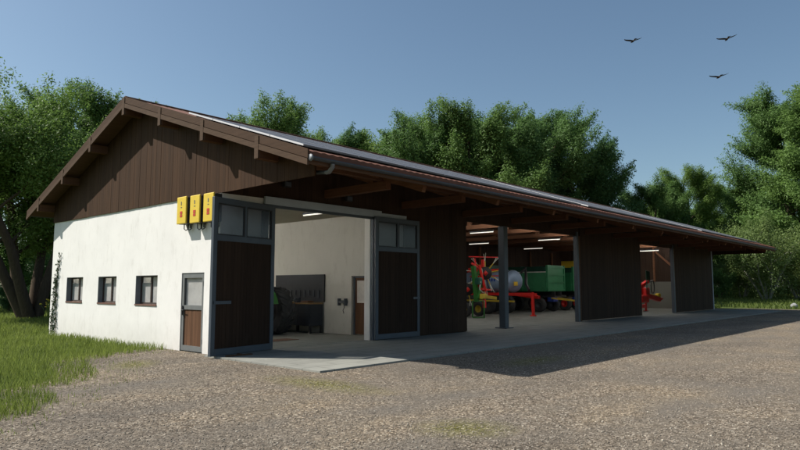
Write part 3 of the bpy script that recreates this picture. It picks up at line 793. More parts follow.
MB().beam((-.75, -.1, 2.95), (-.35, -.2, 1.5), .1, .12).beam((-.5, .4, 3.35), (-.3, .2, 1.9), .08, .08).beam((-.7, -.2, 1.62), (.35, -.1, 1.55), .1, .1).build('linkage', M['red'], te)
MB().beam((-.3, -.15, 2.1), (.6, .3, 1.25), .05, .05).beam((-.6, -.15, 2.75), (-.2, -.1, 1.2), .05, .05).build('prop_rod', M['pale'], te)
MB().bevel_box(-.95, -.6, -.22, .12, 1.85, 2.25, .06).build('hydraulic_block', M['green_d'], te)
rotor(te, (.0, 0, 2.5), 1.0, 9, (.8, .6, 0)); rotor(te, (-.5, .9, 1.6), .9, 8, (.8, .6, .3))
MB().tube([(-.6, -.1, 2.2), (-.8, -.2, 2.0), (-.75, -.1, 1.6), (-.4, -.1, 1.4)], .04, 6).build('hydraulic_hose', M['pale'], te)
tyre(te, 'wheel', (-.2, 1.3, .42), .42, .3, M['yellow_d'], 0, 20); tyre(te, 'wheel', (1.2, 1.3, .42), .42, .3, M['yellow_d'], 0, 20)

# slurry tanker, drawbar towards the yard
sk = empty('slurry_tanker', (34.2, 21.1, 0), 'silver slurry tanker on a red frame behind the grey post', 'slurry tanker', None, R(-15))
prof = [(0, -.28), (.27, -.26), (.5, -.19), (.65, -.07), (.7, .06), (.7, 4.2), (.65, 4.32), (.45, 4.42), (0, 4.48)]
MB().lathe(prof, (0, 0, 2.08), (0, 1, 0), 36).build('tank', M['tank'], sk)
for y in (.1, 1.7, 3.4): MB().lathe([(.705, 0), (.73, .0), (.73, .07), (.705, .07)], (0, y, 2.08), (0, 1, 0), 36).build('hoop', M['zinc'], sk)
MB().box(-.66, -.55, .6, 3.6, 2.4, 2.46).build('side_mark', M['red'], sk)
for i in range(9): pass
lt = MB()
for i in range(10): lt.box(-.715, -.695, 1.0+i*.24, 1.14+i*.24, 2.08, 2.26)
lt.build('lettering', M['blue'], sk)
MB().box(-.34, -.02, -.34, -.325, 1.8, 2.05).build('yellow_plate', M['yellow'], sk)
MB().box(-.55, -.35, -2.3, 4.2, 1.18, 1.36).box(.35, .55, -1.0, 4.2, 1.18, 1.36).build('frame_rail', M['red'], sk)
MB().beam((-.45, -.6, 1.26), (0, -2.1, 1.1), .18, .18).beam((.45, -.6, 1.26), (0, -2.1, 1.1), .18, .18).build('drawbar', M['red'], sk)
MB().beam((-.62, -2.2, 1.4), (-.68, -2.3, .06), .13, .13, (1, 0, 0)).box(-.82, -.54, -2.43, -2.17, 0, .06).build('stand_leg', M['red'], sk)
MB().beam((.1, -1.5, 1.2), (.1, -1.55, .3), .1, .1, (1, 0, 0)).build('jack', M['black'], sk)
MB().bevel_box(-.65, .65, 3.2, 3.8, 2.75, 3.0, .05).build('filling_dome', M['red'], sk)
MB().beam((-.55, 3.9, 2.78), (-.55, .4, 2.82), .12, .14).build('suction_boom', M['red'], sk)
MB().tube([(.35, -.25, 2.6), (.6, -.4, 2.9), (.75, -.3, 2.4), (.62, -.4, 1.9), (.4, -.9, 1.5)], .09, 10).build('suction_hose', M['black'], sk)
for y in (1.6, 3.1):
    for s in (-.85, .85): tyre(sk, 'wheel', (s, y, .6), .6, .5, M['zinc'], 0, 26)
MB().box(-1.2, -1.12, -1.2, 4.2, .8, .9).build('side_rail', M['yellow_d'], sk)
MB().box(-.7, .7, 1.5, 3.2, .95, 1.17).build('axle_box', M['black'], sk)

def trailer(x, y, L, label, ribs_only, rim):
    t = empty('tipping_trailer', (x, y, 0), label, 'trailer', 'green tipping trailers in the hall')
    W = 2.45; z0, zs, zf = 1.42, 2.72, 3.22
    MB().box(-W/2, W/2, 0, L, z0, z0+.08).build('load_floor', M['green'], t)
    for s in (-1, 1):
        m = MB(); xa = s*W/2
        m.box(min(xa, xa-s*.05), max(xa, xa-s*.05), .06, L, z0+.08, zs)
        for k in range(3): m.box(min(xa, xa+s*.05), max(xa, xa+s*.05), .06, L, z0+.3+k*.36, z0+.38+k*.36)
        for k in range(6): m.box(min(xa, xa+s*.055), max(xa, xa+s*.055), .1+k*(L-.2)/5-.04, .1+k*(L-.2)/5+.04, z0+.02, zs-.02)
        sw = m.build('side_board', M['green'], t)
        MB().box(min(xa-s*.07, xa+s*.06), max(xa-s*.07, xa+s*.06), .06, L, zs, zs+.06).build('top_rail', M['pale'] if not ribs_only else M['green'], sw)
    m = MB(); m.box(-W/2, W/2, -.05, .05, z0, zf)
    if ribs_only:
        for k in range(9): m.box(-W/2+k*(W-.08)/8, -W/2+.08+k*(W-.08)/8, -.1, -.05, z0, zf)
    else:
        for k in range(4): m.box(-W/2, W/2, -.1, -.05, z0+.05+k*.52, z0+.14+k*.52)
        m.box(-W/2, -W/2+.1, -.11, -.05, z0, zf).box(W/2-.1, W/2, -.11, -.05, z0, zf)
    fbm = m.build('front_board', M['green'], t)
    m = MB(); m.box(-W/2, W/2, L, L+.05, z0, zf); m.build('tailgate', M['green'], t)
    m = MB(); m.box(W/2-.06, W/2+.05, .1, L, zs+.061, zf); m.box(-W/2+.06, W/2-.1, L-.06, L-.01, zs, zf+.1)
    m.build('tarpaulin', M['green_d'], t)
    MB().box(-.5, -.38, -.2, L, 1.12, 1.41).box(.38, .5, -.2, L, 1.12, 1.41).box(-.8, .8, .5, .7, 1.0, 1.12).box(-.8, .8, L-1.2, L-1.0, 1.0, 1.12).build('chassis', M['black'], t)
    MB().beam((-.4, .1, .95), (0, -1.9, .75), .09, .1).beam((.4, .1, .95), (0, -1.9, .75), .09, .1).build('drawbar', M['yellow_d'], t)
    MB().bevel_box(-.3, .3, .0, .5, .7, 1.0, .04).build('valve_block', M['blue'], t)
    for yy in (.75, L-1.1):
        for s in (-.95, .95): tyre(t, 'wheel', (s, yy, .5), .5, .38, M[rim], 0, 24)
    return t
trailer(39.75, 21.2, 4.7, 'green tipping trailer with pale top rail beside the silver tanker', False, 'zinc')
trailer(43.9, 21.4, 4.4, 'green tipping trailer with vertical ribs half hidden by the wall panel', True, 'red')
ho = empty('spreader_hopper', (46.4, 22.6, 0), 'yellow spreader hopper rising behind the ribbed green trailer', 'hopper')
hp = MB(); hp.add([(-.3, -.3, 1.6), (.3, -.3, 1.6), (.3, .3, 1.6), (-.3, .3, 1.6), (-1.1, -1.0, 3.2), (1.1, -1.0, 3.2), (1.1, 1.0, 3.2), (-1.1, 1.0, 3.2), (-1.1, -1.0, 3.75), (1.1, -1.0, 3.75), (1.1, 1.0, 3.75), (-1.1, 1.0, 3.75)],
    [(3, 2, 1, 0)]+[(i, (i+1) % 4, 4+(i+1) % 4, 4+i) for i in range(4)]+[(4+i, 4+(i+1) % 4, 8+(i+1) % 4, 8+i) for i in range(4)]+[(8, 9, 10, 11)])
hp.build('hopper_body', M['yellow'], ho)
for x, y in ((-.8, -.7), (.8, -.7), (.8, .7), (-.8, .7)): MB().beam((x, y, 0), (x, y, 3.0), .1, .1, (1, 0, 0)).build('leg', M['yellow_d'], ho)
MB().bevel_box(-.35, .35, -.35, .35, 1.2, 1.6, .05).build('spreader_unit', M['black'], ho)

# red mower in the far bay
mo = empty('disc_mower', (44.7, 17.2, 0), 'red disc mower with black hose loop behind the middle wall panel', 'mower')
MB().bevel_box(-.6, .8, -.35, .35, .6, 1.15, .1).bevel_box(.35, 1.15, -.3, .25, .9, 1.7, .12).build('gearbox', M['red'], mo)
MB().beam((-1.0, .1, 1.3), (.5, .05, 1.85), .28, .28).beam((.4, .05, 1.8), (1.5, 0, 2.15), .22, .22).build('swing_arm', M['red'], mo)
MB().beam((.8, 0, 1.15), (3.5, -.05, .78), .32, .3).beam((3.55, -.05, .8), (4.1, -.08, .84), .12, .14).build('drawbar', M['red'], mo)
MB().tube([(1.8, -.1, 1.15), (3.4, -.1, 1.02)], .06, 8).build('drive_shaft', M['yellow_d'], mo)
MB().bevel_box(3.1, 3.6, -.2, .1, .92, 1.25, .08).build('shaft_guard', M['yellow'], mo)
hp = [(2.2+.32*math.sin(a), -.1, 1.72+.48*math.cos(a)) for a in [2*math.pi*k/14 for k in range(15)]]
MB().tube([(1.7, 0, 2.05)]+hp, .04, 7).build('hose', M['black'], mo)
MB().beam((1.0, .0, 1.0), (1.0, 0, .03), .12, .12, (1, 0, 0)).box(.85, 1.15, -.15, .15, 0, .03).build('stand_leg', M['red'], mo)
MB().bevel_box(-3.4, -.2, -.5, .5, .25, .5, .06).build('cutter_bar', M['red'], mo)
MB().box(.2, .9, -.4, -.37, 2.2, 2.85).beam((.5, -.3, 1.5), (.5, -.3, 2.9), .06, .06, (1, 0, 0)).build('warning_board', M['green_d'], mo)
tyre(mo, 'wheel', (-1.2, .9, .4), .4, .3, M['red'], 0, 20)

# ---------------------------------------------------------------- vegetation
def np_mesh(name, verts, faces_flat, nper, mats, matidx=None):
    me = bpy.data.meshes.new(name)
    nf = len(faces_flat)//nper
    me.vertices.add(len(verts)); me.vertices.foreach_set('co', verts.astype(np.float32).ravel())
    me.loops.add(len(faces_flat)); me.loops.foreach_set('vertex_index', faces_flat.astype(np.int32))
    me.polygons.add(nf); me.polygons.foreach_set('loop_start', np.arange(0, nf*nper, nper, dtype=np.int32))
    for m in mats: me.materials.append(m)
    me.update(calc_edges=True); me.validate()
    return me
def unit(a): return a/np.maximum(1e-6, np.linalg.norm(a, axis=1, keepdims=True))
def leaf_cloud(rg, centers, radii, counts, size, outward=.6, up=.25, shell=.45):
    P = []; A = []
    for c, r, n in zip(centers, radii, counts):
        d = unit(rg.normal(size=(n, 3)))
        q = shell+(1-shell)*np.sqrt(rg.random((n, 1)))
        P.append(np.array(c)+d*q*np.array(r)); A.append(d)
    P = np.concatenate(P); D = np.concatenate(A); n = len(P)
    a = unit(D*outward+unit(rg.normal(size=(n, 3)))*.8+np.array([0, 0, up]))
    s = unit(np.cross(a, unit(rg.normal(size=(n, 3)))))
    l = size*(.6+.8*rg.random((n, 1))); w = l*.42
    v = np.stack([P, P+a*l*.5+s*w*.5, P+a*l, P+a*l*.5-s*w*.5], 1).reshape(-1, 3)
    return v, np.arange(4*n)
def tufts(rg, centers, axes, radii, counts, size):
    """brush-like leaf tufts that point along their twig"""
    P = []; D = []; O = []
    for c, ax, r, n in zip(centers, axes, radii, counts):
        ax = np.array(ax); ax = ax/np.linalg.norm(ax); R_ = max(r)
        t = rg.random((n, 1))**.8
        d = unit(rg.normal(size=(n, 3)))
        wid_ = np.sin(np.pi*np.clip(.12+.86*t, 0, 1))**.7*R_*.85
        sq = np.array([1, 1, min(1., r[2]/r[0])])
        P.append(np.array(c)-ax*R_*.9+ax*t*R_*2.0*(.75+.5*rg.random((n, 1)))+d*wid_*np.sqrt(rg.random((n, 1)))*sq); D.append(unit(ax+d*.5)); O.append(unit(d+ax*.35))
    P = np.concatenate(P); D = np.concatenate(D); O = np.concatenate(O); n = len(P)
    nn = unit(O*.75+np.array([0, 0, .45])+unit(rg.normal(size=(n, 3)))*.6)
    a = D*.9+unit(rg.normal(size=(n, 3)))*.7+np.array([0, 0, .1])
    a = unit(a-(a*nn).sum(1, keepdims=True)*nn)
    s = unit(np.cross(a, nn))
    l = size*(.55+.9*rg.random((n, 1))); w = l*.40
    v = np.stack([P, P+a*l*.5+s*w*.5, P+a*l, P+a*l*.5-s*w*.5], 1).reshape(-1, 3)
    return v, np.arange(4*n)
def make_tree(name, seed, H, Rc, base, kind='broad', leafmat='leaf', bark='bark', nl=13000, size=.34):
    """returns (trunk mesh, crown mesh)"""
    rg = np.random.default_rng(seed); rnd = random.Random(seed)
    mb = MB(); cents = []; rads = []
    r0 = H*.026
    def limb(p, d, L, r, lvl):
        pts = [Vector(p)]; dd = Vector(d).normalized(); k = 5
        for i in range(k):
            wb_ = .06 if (lvl == 0 and kind != 'multi') else .2
            dd = (dd+Vector((rnd.uniform(-wb_, wb_), rnd.uniform(-wb_, wb_), rnd.uniform(-.02, .16)))).normalized()
            pts.append(pts[-1]+dd*(L/k))
        mb.tube(pts, [r*(1-.75*i/k) for i in range(k+1)], 7 if lvl < 2 else 5, cap=False)
        return pts
    stems = []
    if kind == 'multi':
        for a, tl in ((2.6, .5), (3.9, .42), (.6, .3), (5.2, .36), (1.6, .4)):
            stems.append(limb((0.25*math.cos(a), .25*math.sin(a), -.2), (math.cos(a)*tl, math.sin(a)*tl, 1), H*.72, r0*.85, 0))
    elif kind == 'shrub':
        for k in range(6):
            a = rnd.uniform(0, 6.3); stems.append(limb((.2*math.cos(a), .2*math.sin(a), -.1), (.35*math.cos(a), .35*math.sin(a), 1), H*.75, H*.012, 1))
    else:
        stems.append(limb((0, 0, -.3), (rnd.uniform(-.06, .06), rnd.uniform(-.06, .06), 1), H*.86, r0, 0))
    tips = []
    for st in stems:
        nb = {'broad': 15, 'multi': 7, 'shrub': 5, 'pine': 24}[kind]
        for b in range(nb):
            t = base+(1-base)*(b+rnd.random())/nb
            f = t*(len(st)-1)*.98; i = int(f); p = st[i].lerp(st[min(i+1, len(st)-1)], f-i)
            a = b*2.4+rnd.uniform(-.4, .4)
            if kind == 'pine': prof = max(.18, (1-(t-base)/(1-base)))**.75; rise = .12
            else: prof = math.sin(math.pi*min(1, .22+.72*(t-base)/(1-base)))**.6; rise = .45+.5*t
            L = Rc*prof*rnd.uniform(.62, 1.05)
            if kind in ('multi',): L *= .75
            lm = limb(p, (math.cos(a), math.sin(a), rise), L, r0*.30*(1.1-t*.6), 1)
            for w in range({'pine': 4, 'shrub': 2}.get(kind, 5)):
                q = lm[rnd.choice((2, 3, 4))]
                aa = a+rnd.uniform(-1.1, 1.1)
                l2 = limb(q, (math.cos(aa), math.sin(aa), rnd.uniform(.1, .9)), L*rnd.uniform(.3, .55), r0*.09, 2)
                tips.append((l2[-1], l2[-1]-l2[3])); tips.append((l2[3], l2[3]-l2[1]))
            tips.append((lm[-1], lm[-1]-lm[3])); tips.append((lm[3], lm[3]-lm[1]))
    axes = []
    if kind == 'shrub':
        for k in range(26):
            aa, rr_ = rnd.uniform(0, 6.3), Rc*rnd.uniform(.2, .85); q = Vector((rr_*math.cos(aa), rr_*math.sin(aa), H*rnd.uniform(.03, .38))); tips.append((q, Vector((math.cos(aa)*.5, math.sin(aa)*.5, 1))))
    for p, ax in tips:
        axes.append(tuple(ax.normalized()+Vector((rnd.uniform(-.3, .3), rnd.uniform(-.3, .3), .2 if kind != 'pine' else .1))))
        if kind == 'pine': r = Rc*rnd.uniform(.11, .22); rads.append((r*1.35, r*1.35, r*.5))
        elif kind == 'shrub': r = H*rnd.uniform(.09, .17); rads.append((r, r, r*.85))
        else: r = Rc*rnd.uniform(.12, .22); rads.append((r, r, r*1.05))
        cents.append(tuple(p))
    vol = np.array([x[0]**2 for x in rads]); cnt = np.maximum(8, (nl*vol/vol.sum()).astype(int))
    v, f = tufts(rg, cents, axes, rads, cnt, size)
    me_c = np_mesh(name+'_crown', v, f, 4, [M[leafmat]])
    me_t = bpy.data.meshes.new(name+'_trunk'); me_t.from_pydata(mb.v, [], mb.f); me_t.polygons.foreach_set('use_smooth', [True]*len(mb.f)); me_t.materials.append(M[bark]); me_t.update()
    return me_t, me_c
PROTO = dict(
    multi=make_tree('spreading_tree', 11, 15.5, 7.0, .36, 'multi', 'leaf', 'bark', 190000, .17),
    broad=make_tree('broad_tree', 22, 16, 6.6, .22, 'broad', 'leaf', 'bark', 150000, .185),
    broad2=make_tree('bushy_tree', 35, 15, 6.0, .15, 'broad', 'leaf2', 'bark', 150000, .185),
    pine=make_tree('tall_tree', 44, 22, 6.8, .12, 'pine', 'leaf', 'bark', 160000, .2),
    shrub=make_tree('shrub', 57, 4.0, 2.0, .08, 'shrub', 'leaf2', 'bark', 26000, .14),
    pale=make_tree('young_tree', 63, 7.0, 2.6, .25, 'shrub', 'leaf_p', 'bark_p', 30000, .15),
)
def tree(kind, name, x, y, s, rz, label, cat='tree', group=None, sz=1.):
    t = empty(name, (x, y, -.06), label, cat, group, rz); t.scale = (s, s, s*sz)
    for me, n in zip(PROTO[kind], ('trunk', 'crown')):
        o = bpy.data.objects.new(n, me); COL.objects.link(o); o.parent = t
    return t
AZ = R(42.0137)
def at(px, depth):
    """ground position from horizontal direction and forward distance, used once to lay out the far trees in metres"""
    lat = (px-400)/626.*depth
    return (math.cos(AZ)*depth+math.sin(AZ)*lat, math.sin(AZ)*depth-math.cos(AZ)*lat)
# (kind, name, position, scale, spin, label)
def rise(x, y):
    """the meadow beyond the yard climbs gently towards the wood"""
    dep = x*math.cos(AZ)+y*math.sin(AZ); lat = x*math.sin(AZ)-y*math.cos(AZ)
    q = np.clip((lat/np.maximum(dep, 1.)-.40)/.07, 0, 1)
    return np.clip((dep-51)*.036, 0, 1.5)*q*q*(3-2*q)
def T(kind, name, px, depth, top, label, rz, group, Hn, sz=1.):
    x, y = at(px, depth); h = (287-top)/626.*depth+1.78-float(rise(x, y)); Hn = max(v.co.z for v in PROTO[kind][1].vertices)
    tree(kind, name, round(x, 2), round(y, 2), round(h/Hn/sz, 3), rz, label, 'shrub' if 'shrub' in name else 'tree', group, sz).location.z += float(rise(x, y))
bv = []; nu, nv = 40, 30
for i in range(nu+1):
    for j in range(nv+1):
        dep = 50+i*3.; lat = (.38+j*.04)*dep; x = math.cos(AZ)*dep+math.sin(AZ)*lat; y = math.sin(AZ)*dep-math.cos(AZ)*lat
        bv.append((x, y, -.085+float(rise(x, y))))
bk = MB(); bk.add(bv, [(i*(nv+1)+j, (i+1)*(nv+1)+j, (i+1)*(nv+1)+j+1, i*(nv+1)+j+1) for i in range(nu) for j in range(nv)], True)
bk.build('meadow', M['soil'])['kind'] = 'structure'
GW = 'trees of the wood behind the barn'
T('multi', 'spreading_tree', 33, 35.5, 72, 'big spreading tree with several dark stems left of the white gable', 0.4, None, 17.0)
T('broad2', 'broad_tree', -70, 48, 60, 'dense tree cut by the left edge behind the spreading tree', 1.0, GW, 16.5)
T('broad', 'broad_tree', 95, 58, 84, 'pale green tree whose top shows left of the barn ridge', 2.2, GW, 17.5)
T('broad2', 'bushy_tree', -10, 62, 100, 'dark tree filling the gap under the spreading tree at the left edge', 4.0, GW, 16.5)
T('broad', 'broad_tree', 262, 62, 97, 'rounded tree rising above the roof left of the middle of the ridge', 3.4, GW, 17.5)
T('broad2', 'bushy_tree', 322, 66, 110, 'low tree top just right of the rounded tree above the roof', .7, GW, 16.5)
T('broad', 'bushy_tree', 348, 68, 118, 'small tree top between the rounded tree and the big clump above the roof', 5.1, GW, 17.5)
T('broad2', 'broad_tree', 430, 62, 114, 'leftmost tree of the big clump above the middle of the roof', 2.9, GW, 16.5)
T('broad', 'broad_tree', 472, 60, 96, 'tallest tree of the big clump above the middle of the roof', 1.3, GW, 17.5)
T('broad', 'broad_tree', 528, 63, 100, 'tree right of the tallest one in the clump above the roof', 4.4, GW, 17.5)
T('broad2', 'broad_tree', 585, 66, 122, 'dark tree on the right shoulder of the clump above the roof', .2, GW, 16.5)
T('broad2', 'bushy_tree', 648, 74, 176, 'lower tree in the dip right of the big clump', 3.6, GW, 16.5)
T('broad', 'bushy_tree', 690, 78, 165, 'feathery topped tree in the dip before the tall right-hand tree', 2.1, GW, 17.5)
T('broad2', 'bushy_tree', 735, 84, 172, 'dark tree half behind the tall right-hand tree', 5.6, GW, 16.5)
T('broad', 'broad_tree', 455, 68, 106, 'tree at the back between the left crowns of the big clump', 5.2, GW, 16.5)
T('broad2', 'broad_tree', 503, 70, 97, 'dark tree at the back in the middle of the big clump', .9, GW, 16.5)
T('broad2', 'broad_tree', 555, 74, 108, 'dark tree at the back of the big clump, filling the gap between its crowns', 2.6, GW, 16.5)
T('pine', 'tall_tree', 836, 66, 50, 'tall feathery tree cut by the right edge of the view', .9, GW, 22.8)
T('pine', 'tall_tree', 800, 74, 80, 'tall tree left of the one cut by the right edge', 3.9, GW, 22.8)
T('broad2', 'broad_tree', 860, 86, 110, 'dense tree behind the tall right-hand tree at the edge', 1.9, GW, 16.5)
T('broad2', 'bushy_tree', 762, 94, 196, 'dark tree filling the wood behind the young pale trees', 3.3, GW, 16.5)
T('broad', 'bushy_tree', 806, 98, 186, 'tree at the back of the wood between the pale trees and the right edge', 4.9, GW, 16.5)
T('broad2', 'bushy_tree', 715, 96, 205, 'dark tree at the back of the wood above the far roof corner', 1.1, GW, 16.5)
GU = 'understorey shrubs at the edge of the wood'
for i, (px, dp, tp, kind, lab) in enumerate((
    (-25, 50, 262, 'shrub', 'dark shrub at the left edge beneath the spreading tree'),
    (12, 44, 282, 'shrub', 'low bright shrub left of the dark stems of the spreading tree'),
    (60, 52, 250, 'shrub', 'dark shrub between the spreading tree stems and the white wall corner'),
    (20, 60, 236, 'shrub', 'tall dark shrub behind the stems of the spreading tree'),
    (730, 80, 222, 'shrub', 'dark shrub just right of the far eave tip'),
    (718, 66, 268, 'shrub', 'bright shrub beside the far corner of the barn'),
    (792, 76, 240, 'shrub', 'dark shrub behind the young pale trees'),
    (835, 72, 230, 'shrub', 'shrub beyond the right edge behind the young pale trees'),
    (770, 84, 250, 'shrub', 'low dark shrub between the stems of the young pale trees'),
    (815, 80, 246, 'shrub', 'low dark shrub behind the boulder at the right edge'),
    (745, 90, 248, 'shrub', 'low dark shrub deep behind the far eave tip'),
    (690, 84, 240, 'shrub', 'shrub behind the far end of the roof'),
)):
    T(kind, 'shrub', px, dp, tp, lab, i*1.7, GU, 4.15)
GP = 'young pale trees at the right edge'
T('pale', 'young_tree', 766, 64, 208, 'tallest young pale tree standing right of the far eave tip', .4, GP, 7.0)
T('pale', 'young_tree', 742, 68, 236, 'young pale tree directly behind the far eave tip', 2.4, GP, 7.0)
T('pale', 'young_tree', 798, 66, 226, 'young pale tree nearest the right edge', 4.0, GP, 7.0)
T('pale', 'young_tree', 724, 72, 256, 'smallest young pale tree beside the far barn corner', 5.0, GP, 7.0)

# grass: blades on the left lawn and the far meadow, one object each
def inside(px, py, poly):
    r = np.zeros(len(px), bool); n = len(poly); j = n-1
    for i in range(n):
        xi, yi = poly[i]; xj, yj = poly[j]
        cond = ((yi > py) != (yj > py)) & (px < (xj-xi)*(py-yi)/((yj-yi) if abs(yj-yi) > 1e-9 else 1e-9)+xi)
        r ^= cond; j = i
    return r
def grass(name, poly, dens, n, hmin, hmax, wid, seed, mat='grass', z=-.1, edge=None):
    rg = np.random.default_rng(seed); pa = np.array(poly); lo, hi = pa.min(0), pa.max(0)
    X = []; Y = []; tot = 0
    while tot < n:
        x = rg.uniform(lo[0], hi[0], 200000); y = rg.uniform(lo[1], hi[1], 200000)
        k = inside(x, y, poly)
        d = np.hypot(x, y); k &= rg.random(200000) < np.minimum(1, (dens/np.maximum(d, 1.))**1.6)
        X.append(x[k]); Y.append(y[k]); tot += k.sum()
        if len(X) > 400: break
    X = np.concatenate(X)[:n]; Y = np.concatenate(Y)[:n]
    ef = np.ones(len(X))
    if edge is not None:
        ea = np.array(edge); near = np.hypot(X, Y) < 30
        dm = np.full(len(X), 9.)
        dm[near] = np.min(np.hypot(X[near, None]-ea[None, :, 0], Y[near, None]-ea[None, :, 1]), 1)
        nz = .5+.5*np.sin(X*5.1+2*np.sin(Y*3.3))*np.sin(Y*6.3+1.5*np.sin(X*4.1))
        ef = np.clip((dm-.1*nz)/.18, 0, 1)
        k = rg.random(len(X)) < .4+.6*ef
        X, Y, ef = X[k], Y[k], ef[k]
    m = len(X)
    d = np.hypot(X, Y)
    # tufts: height follows a patchy field
    fld = .5+.5*np.sin(X*1.9+1.3*np.sin(Y*1.1))*np.sin(Y*2.3+1.7*np.sin(X*.9))
    h = (hmin+(hmax-hmin)*(.35*fld+.65*rg.random(m)))*(.35+.65*ef)
    w = wid*(.7+.6*rg.random(m))*np.maximum(1, d/14)
    a = rg.uniform(0, 2*np.pi, m); b = rg.uniform(0, 2*np.pi, m); ln = rg.uniform(.1, .55, m)*h
    sx, sy = np.cos(a)*w/2, np.sin(a)*w/2; lx, ly = np.cos(b)*ln, np.sin(b)*ln
    Z = z+rise(X, Y)
    v = np.stack([np.stack([X-sx, Y-sy, Z], 1), np.stack([X+sx, Y+sy, Z], 1),
                  np.stack([X+sx*.75+lx*.35, Y+sy*.75+ly*.35, Z+h*.6], 1), np.stack([X-sx*.75+lx*.35, Y-sy*.75+ly*.35, Z+h*.6], 1),
                  np.stack([X+lx, Y+ly, Z+h], 1)], 1).reshape(-1, 3)
    b5 = np.arange(m)*5
    tri = np.stack([b5, b5+1, b5+2, b5, b5+2, b5+3, b5+3, b5+2, b5+4], 1).ravel()
    me = np_mesh(name, v, tri, 3, [M[mat]])
    o = bpy.data.objects.new(name, me); COL.objects.link(o); return o
lawn = [(x-.03, y+.03) for x, y in el]+[(8.93, 26.3), (14, 26.6), (30, 60), (-45, 75), (-45, 20)]
tag(grass('lawn_grass', lawn, 11., 330000, .12, .28, .011, 5, edge=el[:-6]), 'tall green meadow grass left of the white gable wall', 'grass', kind='stuff')
mead = er+[(150, -40), (150, 70), (54, 45), (53.2, 16.2)]
tag(grass('meadow_grass', mead, 70., 90000, .14, .38, .02, 6), 'green meadow grass beyond the far end of the yard', 'grass', kind='stuff')
# thin weeds straying over the gravel edge
wd = [(x, y) for x, y in el]+[(9.0, 16.4), (7.4, 15.6), (6.9, 14.4), (6.3, 12.9), (5.6, 11.7), (4.6, 11.0), (4.3, 10.2), (3.4, 9.2), (1.2, 6.9), (-6, 1)]
tag(grass('gravel_weeds', wd, 9., 1100, .03, .10, .008, 8, z=-.045), 'sparse short weeds growing through the gravel along the lawn', 'weeds', kind='stuff')

# loose stones lying on the yard, nearest ones only
rg = np.random.default_rng(21); n = 60000
dd_ = 4.2+rg.random(n)**1.5*17; aa_ = R(42)+rg.uniform(-.62, .66, n)
X = np.cos(aa_)*dd_; Y = np.sin(aa_)*dd_
k = inside(X, Y, [(a+.1, b-.1) for a, b in el]+[(8.5, 14.), (8.5, 9.86), (60, 9.86), (60, -60), (-40, -60), (-20, -6)])
X, Y = X[k], Y[k]; m = len(X)
oct_ = np.array([(1, 0, 0), (0, 1, 0), (-1, 0, 0), (0, -1, 0), (0, 0, .8), (.1, 0, -.5)], float)
sz = (.006+.011*rg.random(m)**2.2)
V = oct_[None]*(sz[:, None, None])*(.65+.7*rg.random((m, 6, 3)))
V += np.stack([X, Y, np.full(m, -.04)+sz*.1], 1)[:, None, :]
fo = np.array([(0, 1, 4), (1, 2, 4), (2, 3, 4), (3, 0, 4), (1, 0, 5), (2, 1, 5), (3, 2, 5), (0, 3, 5)])
F = (np.arange(m)[:, None, None]*6+fo[None]).ravel()
mst, nts, bs, os_ = new_mat('loose_stone')
gg = N(nts, 'ShaderNodeNewGeometry'); rs = ramp(nts, [(0, (.14, .112, .082)), (.5, (.23, .188, .141)), (.85, (.31, .258, .20)), (1, (.48, .425, .34))])
nts.links.new(gg.outputs['Random Per Island'], rs.inputs[0]); nts.links.new(rs.outputs[0], bs.inputs['Base Color']); bs.inputs['Roughness'].default_value = .85
o = bpy.data.objects.new('loose_gravel', np_mesh('loose_gravel', V.reshape(-1, 3), F, 3, [mst])); COL.objects.link(o)
tag(o, 'loose pebbles scattered over the brown gravel yard', 'gravel', kind='stuff')

# ivy at the far corner of the gable
rg = np.random.default_rng(9)
iv = empty('ivy', (XW-.02, 25.75, 0), 'dark ivy climbing the left corner of the white gable wall', 'ivy')
stem = MB(); cl = []
for k in range(4):
    p = [Vector((-.01, .25-.18*k, 0))]
    for i in range(9+k): p.append(p[-1]+Vector((0, random.uniform(-.09, .09), random.uniform(.16, .3))))
    stem.tube(p, .009, 5); cl += [tuple(q) for q in p[1:]]
stem.build('stem', M['bark'], iv)
v, f = leaf_cloud(rg, cl, [(.025, .12, .13)]*len(cl), [13]*len(cl), .10, .2, -.1, .1)
v[:, 0] = np.minimum(v[:, 0], .015)
o = bpy.data.objects.new('leaves', np_mesh('ivy_leaves', v, f, 4, [M['ivy']])); COL.objects.link(o); o.parent = iv
# yellow flowering weed at the foot of the tree
for k, (fx, fy, lab) in enumerate(((13.0, 37.6, 'yellow flowering weed right of the dark tree stems'), (12.4, 36.6, 'smaller yellow flowering weed in front of the dark tree stems'))):
    t = empty('flowering_weed', (fx, fy, -.05), lab, 'plant', 'yellow flowering weeds by the tree')
    s = MB(); fl_ = MB(); rr = random.Random(k)
    for i in range(14-5*k):
        a = rr.uniform(0, 6.28); q = Vector((math.cos(a)*.35, math.sin(a)*.35, rr.uniform(.6, 1.1)))
        s.tube([(0, 0, 0), q*.6+Vector((0, 0, .1)), q], .012, 5)
        fl_.lathe([(0, 0), (.07, .02), (.05, .05), (0, .06)], q, (rr.uniform(-.4, .4), rr.uniform(-.4, .4), 1), 7)
    s.build('stem', M['leaf'], t); fl_.build('blossom', M['flower'], t)
# boulder at the far right meadow
bx, by = at(793, 52)
bm = bmesh.new(); bmesh.ops.create_icosphere(bm, subdivisions=3, radius=.5)
rr = random.Random(4)
for vv in bm.verts: vv.co *= 1+.12*math.sin(vv.co.x*9+1)*math.cos(vv.co.y*7)+rr.uniform(-.03, .03)
b = MB(); b.from_bm(bm, Matrix.Translation((bx, by, .14)) @ Matrix.Diagonal((.7, .55, .5, 1)))
tag(b.build('boulder', M['stone']), 'pale grey boulder in the grass at the right edge', 'boulder')

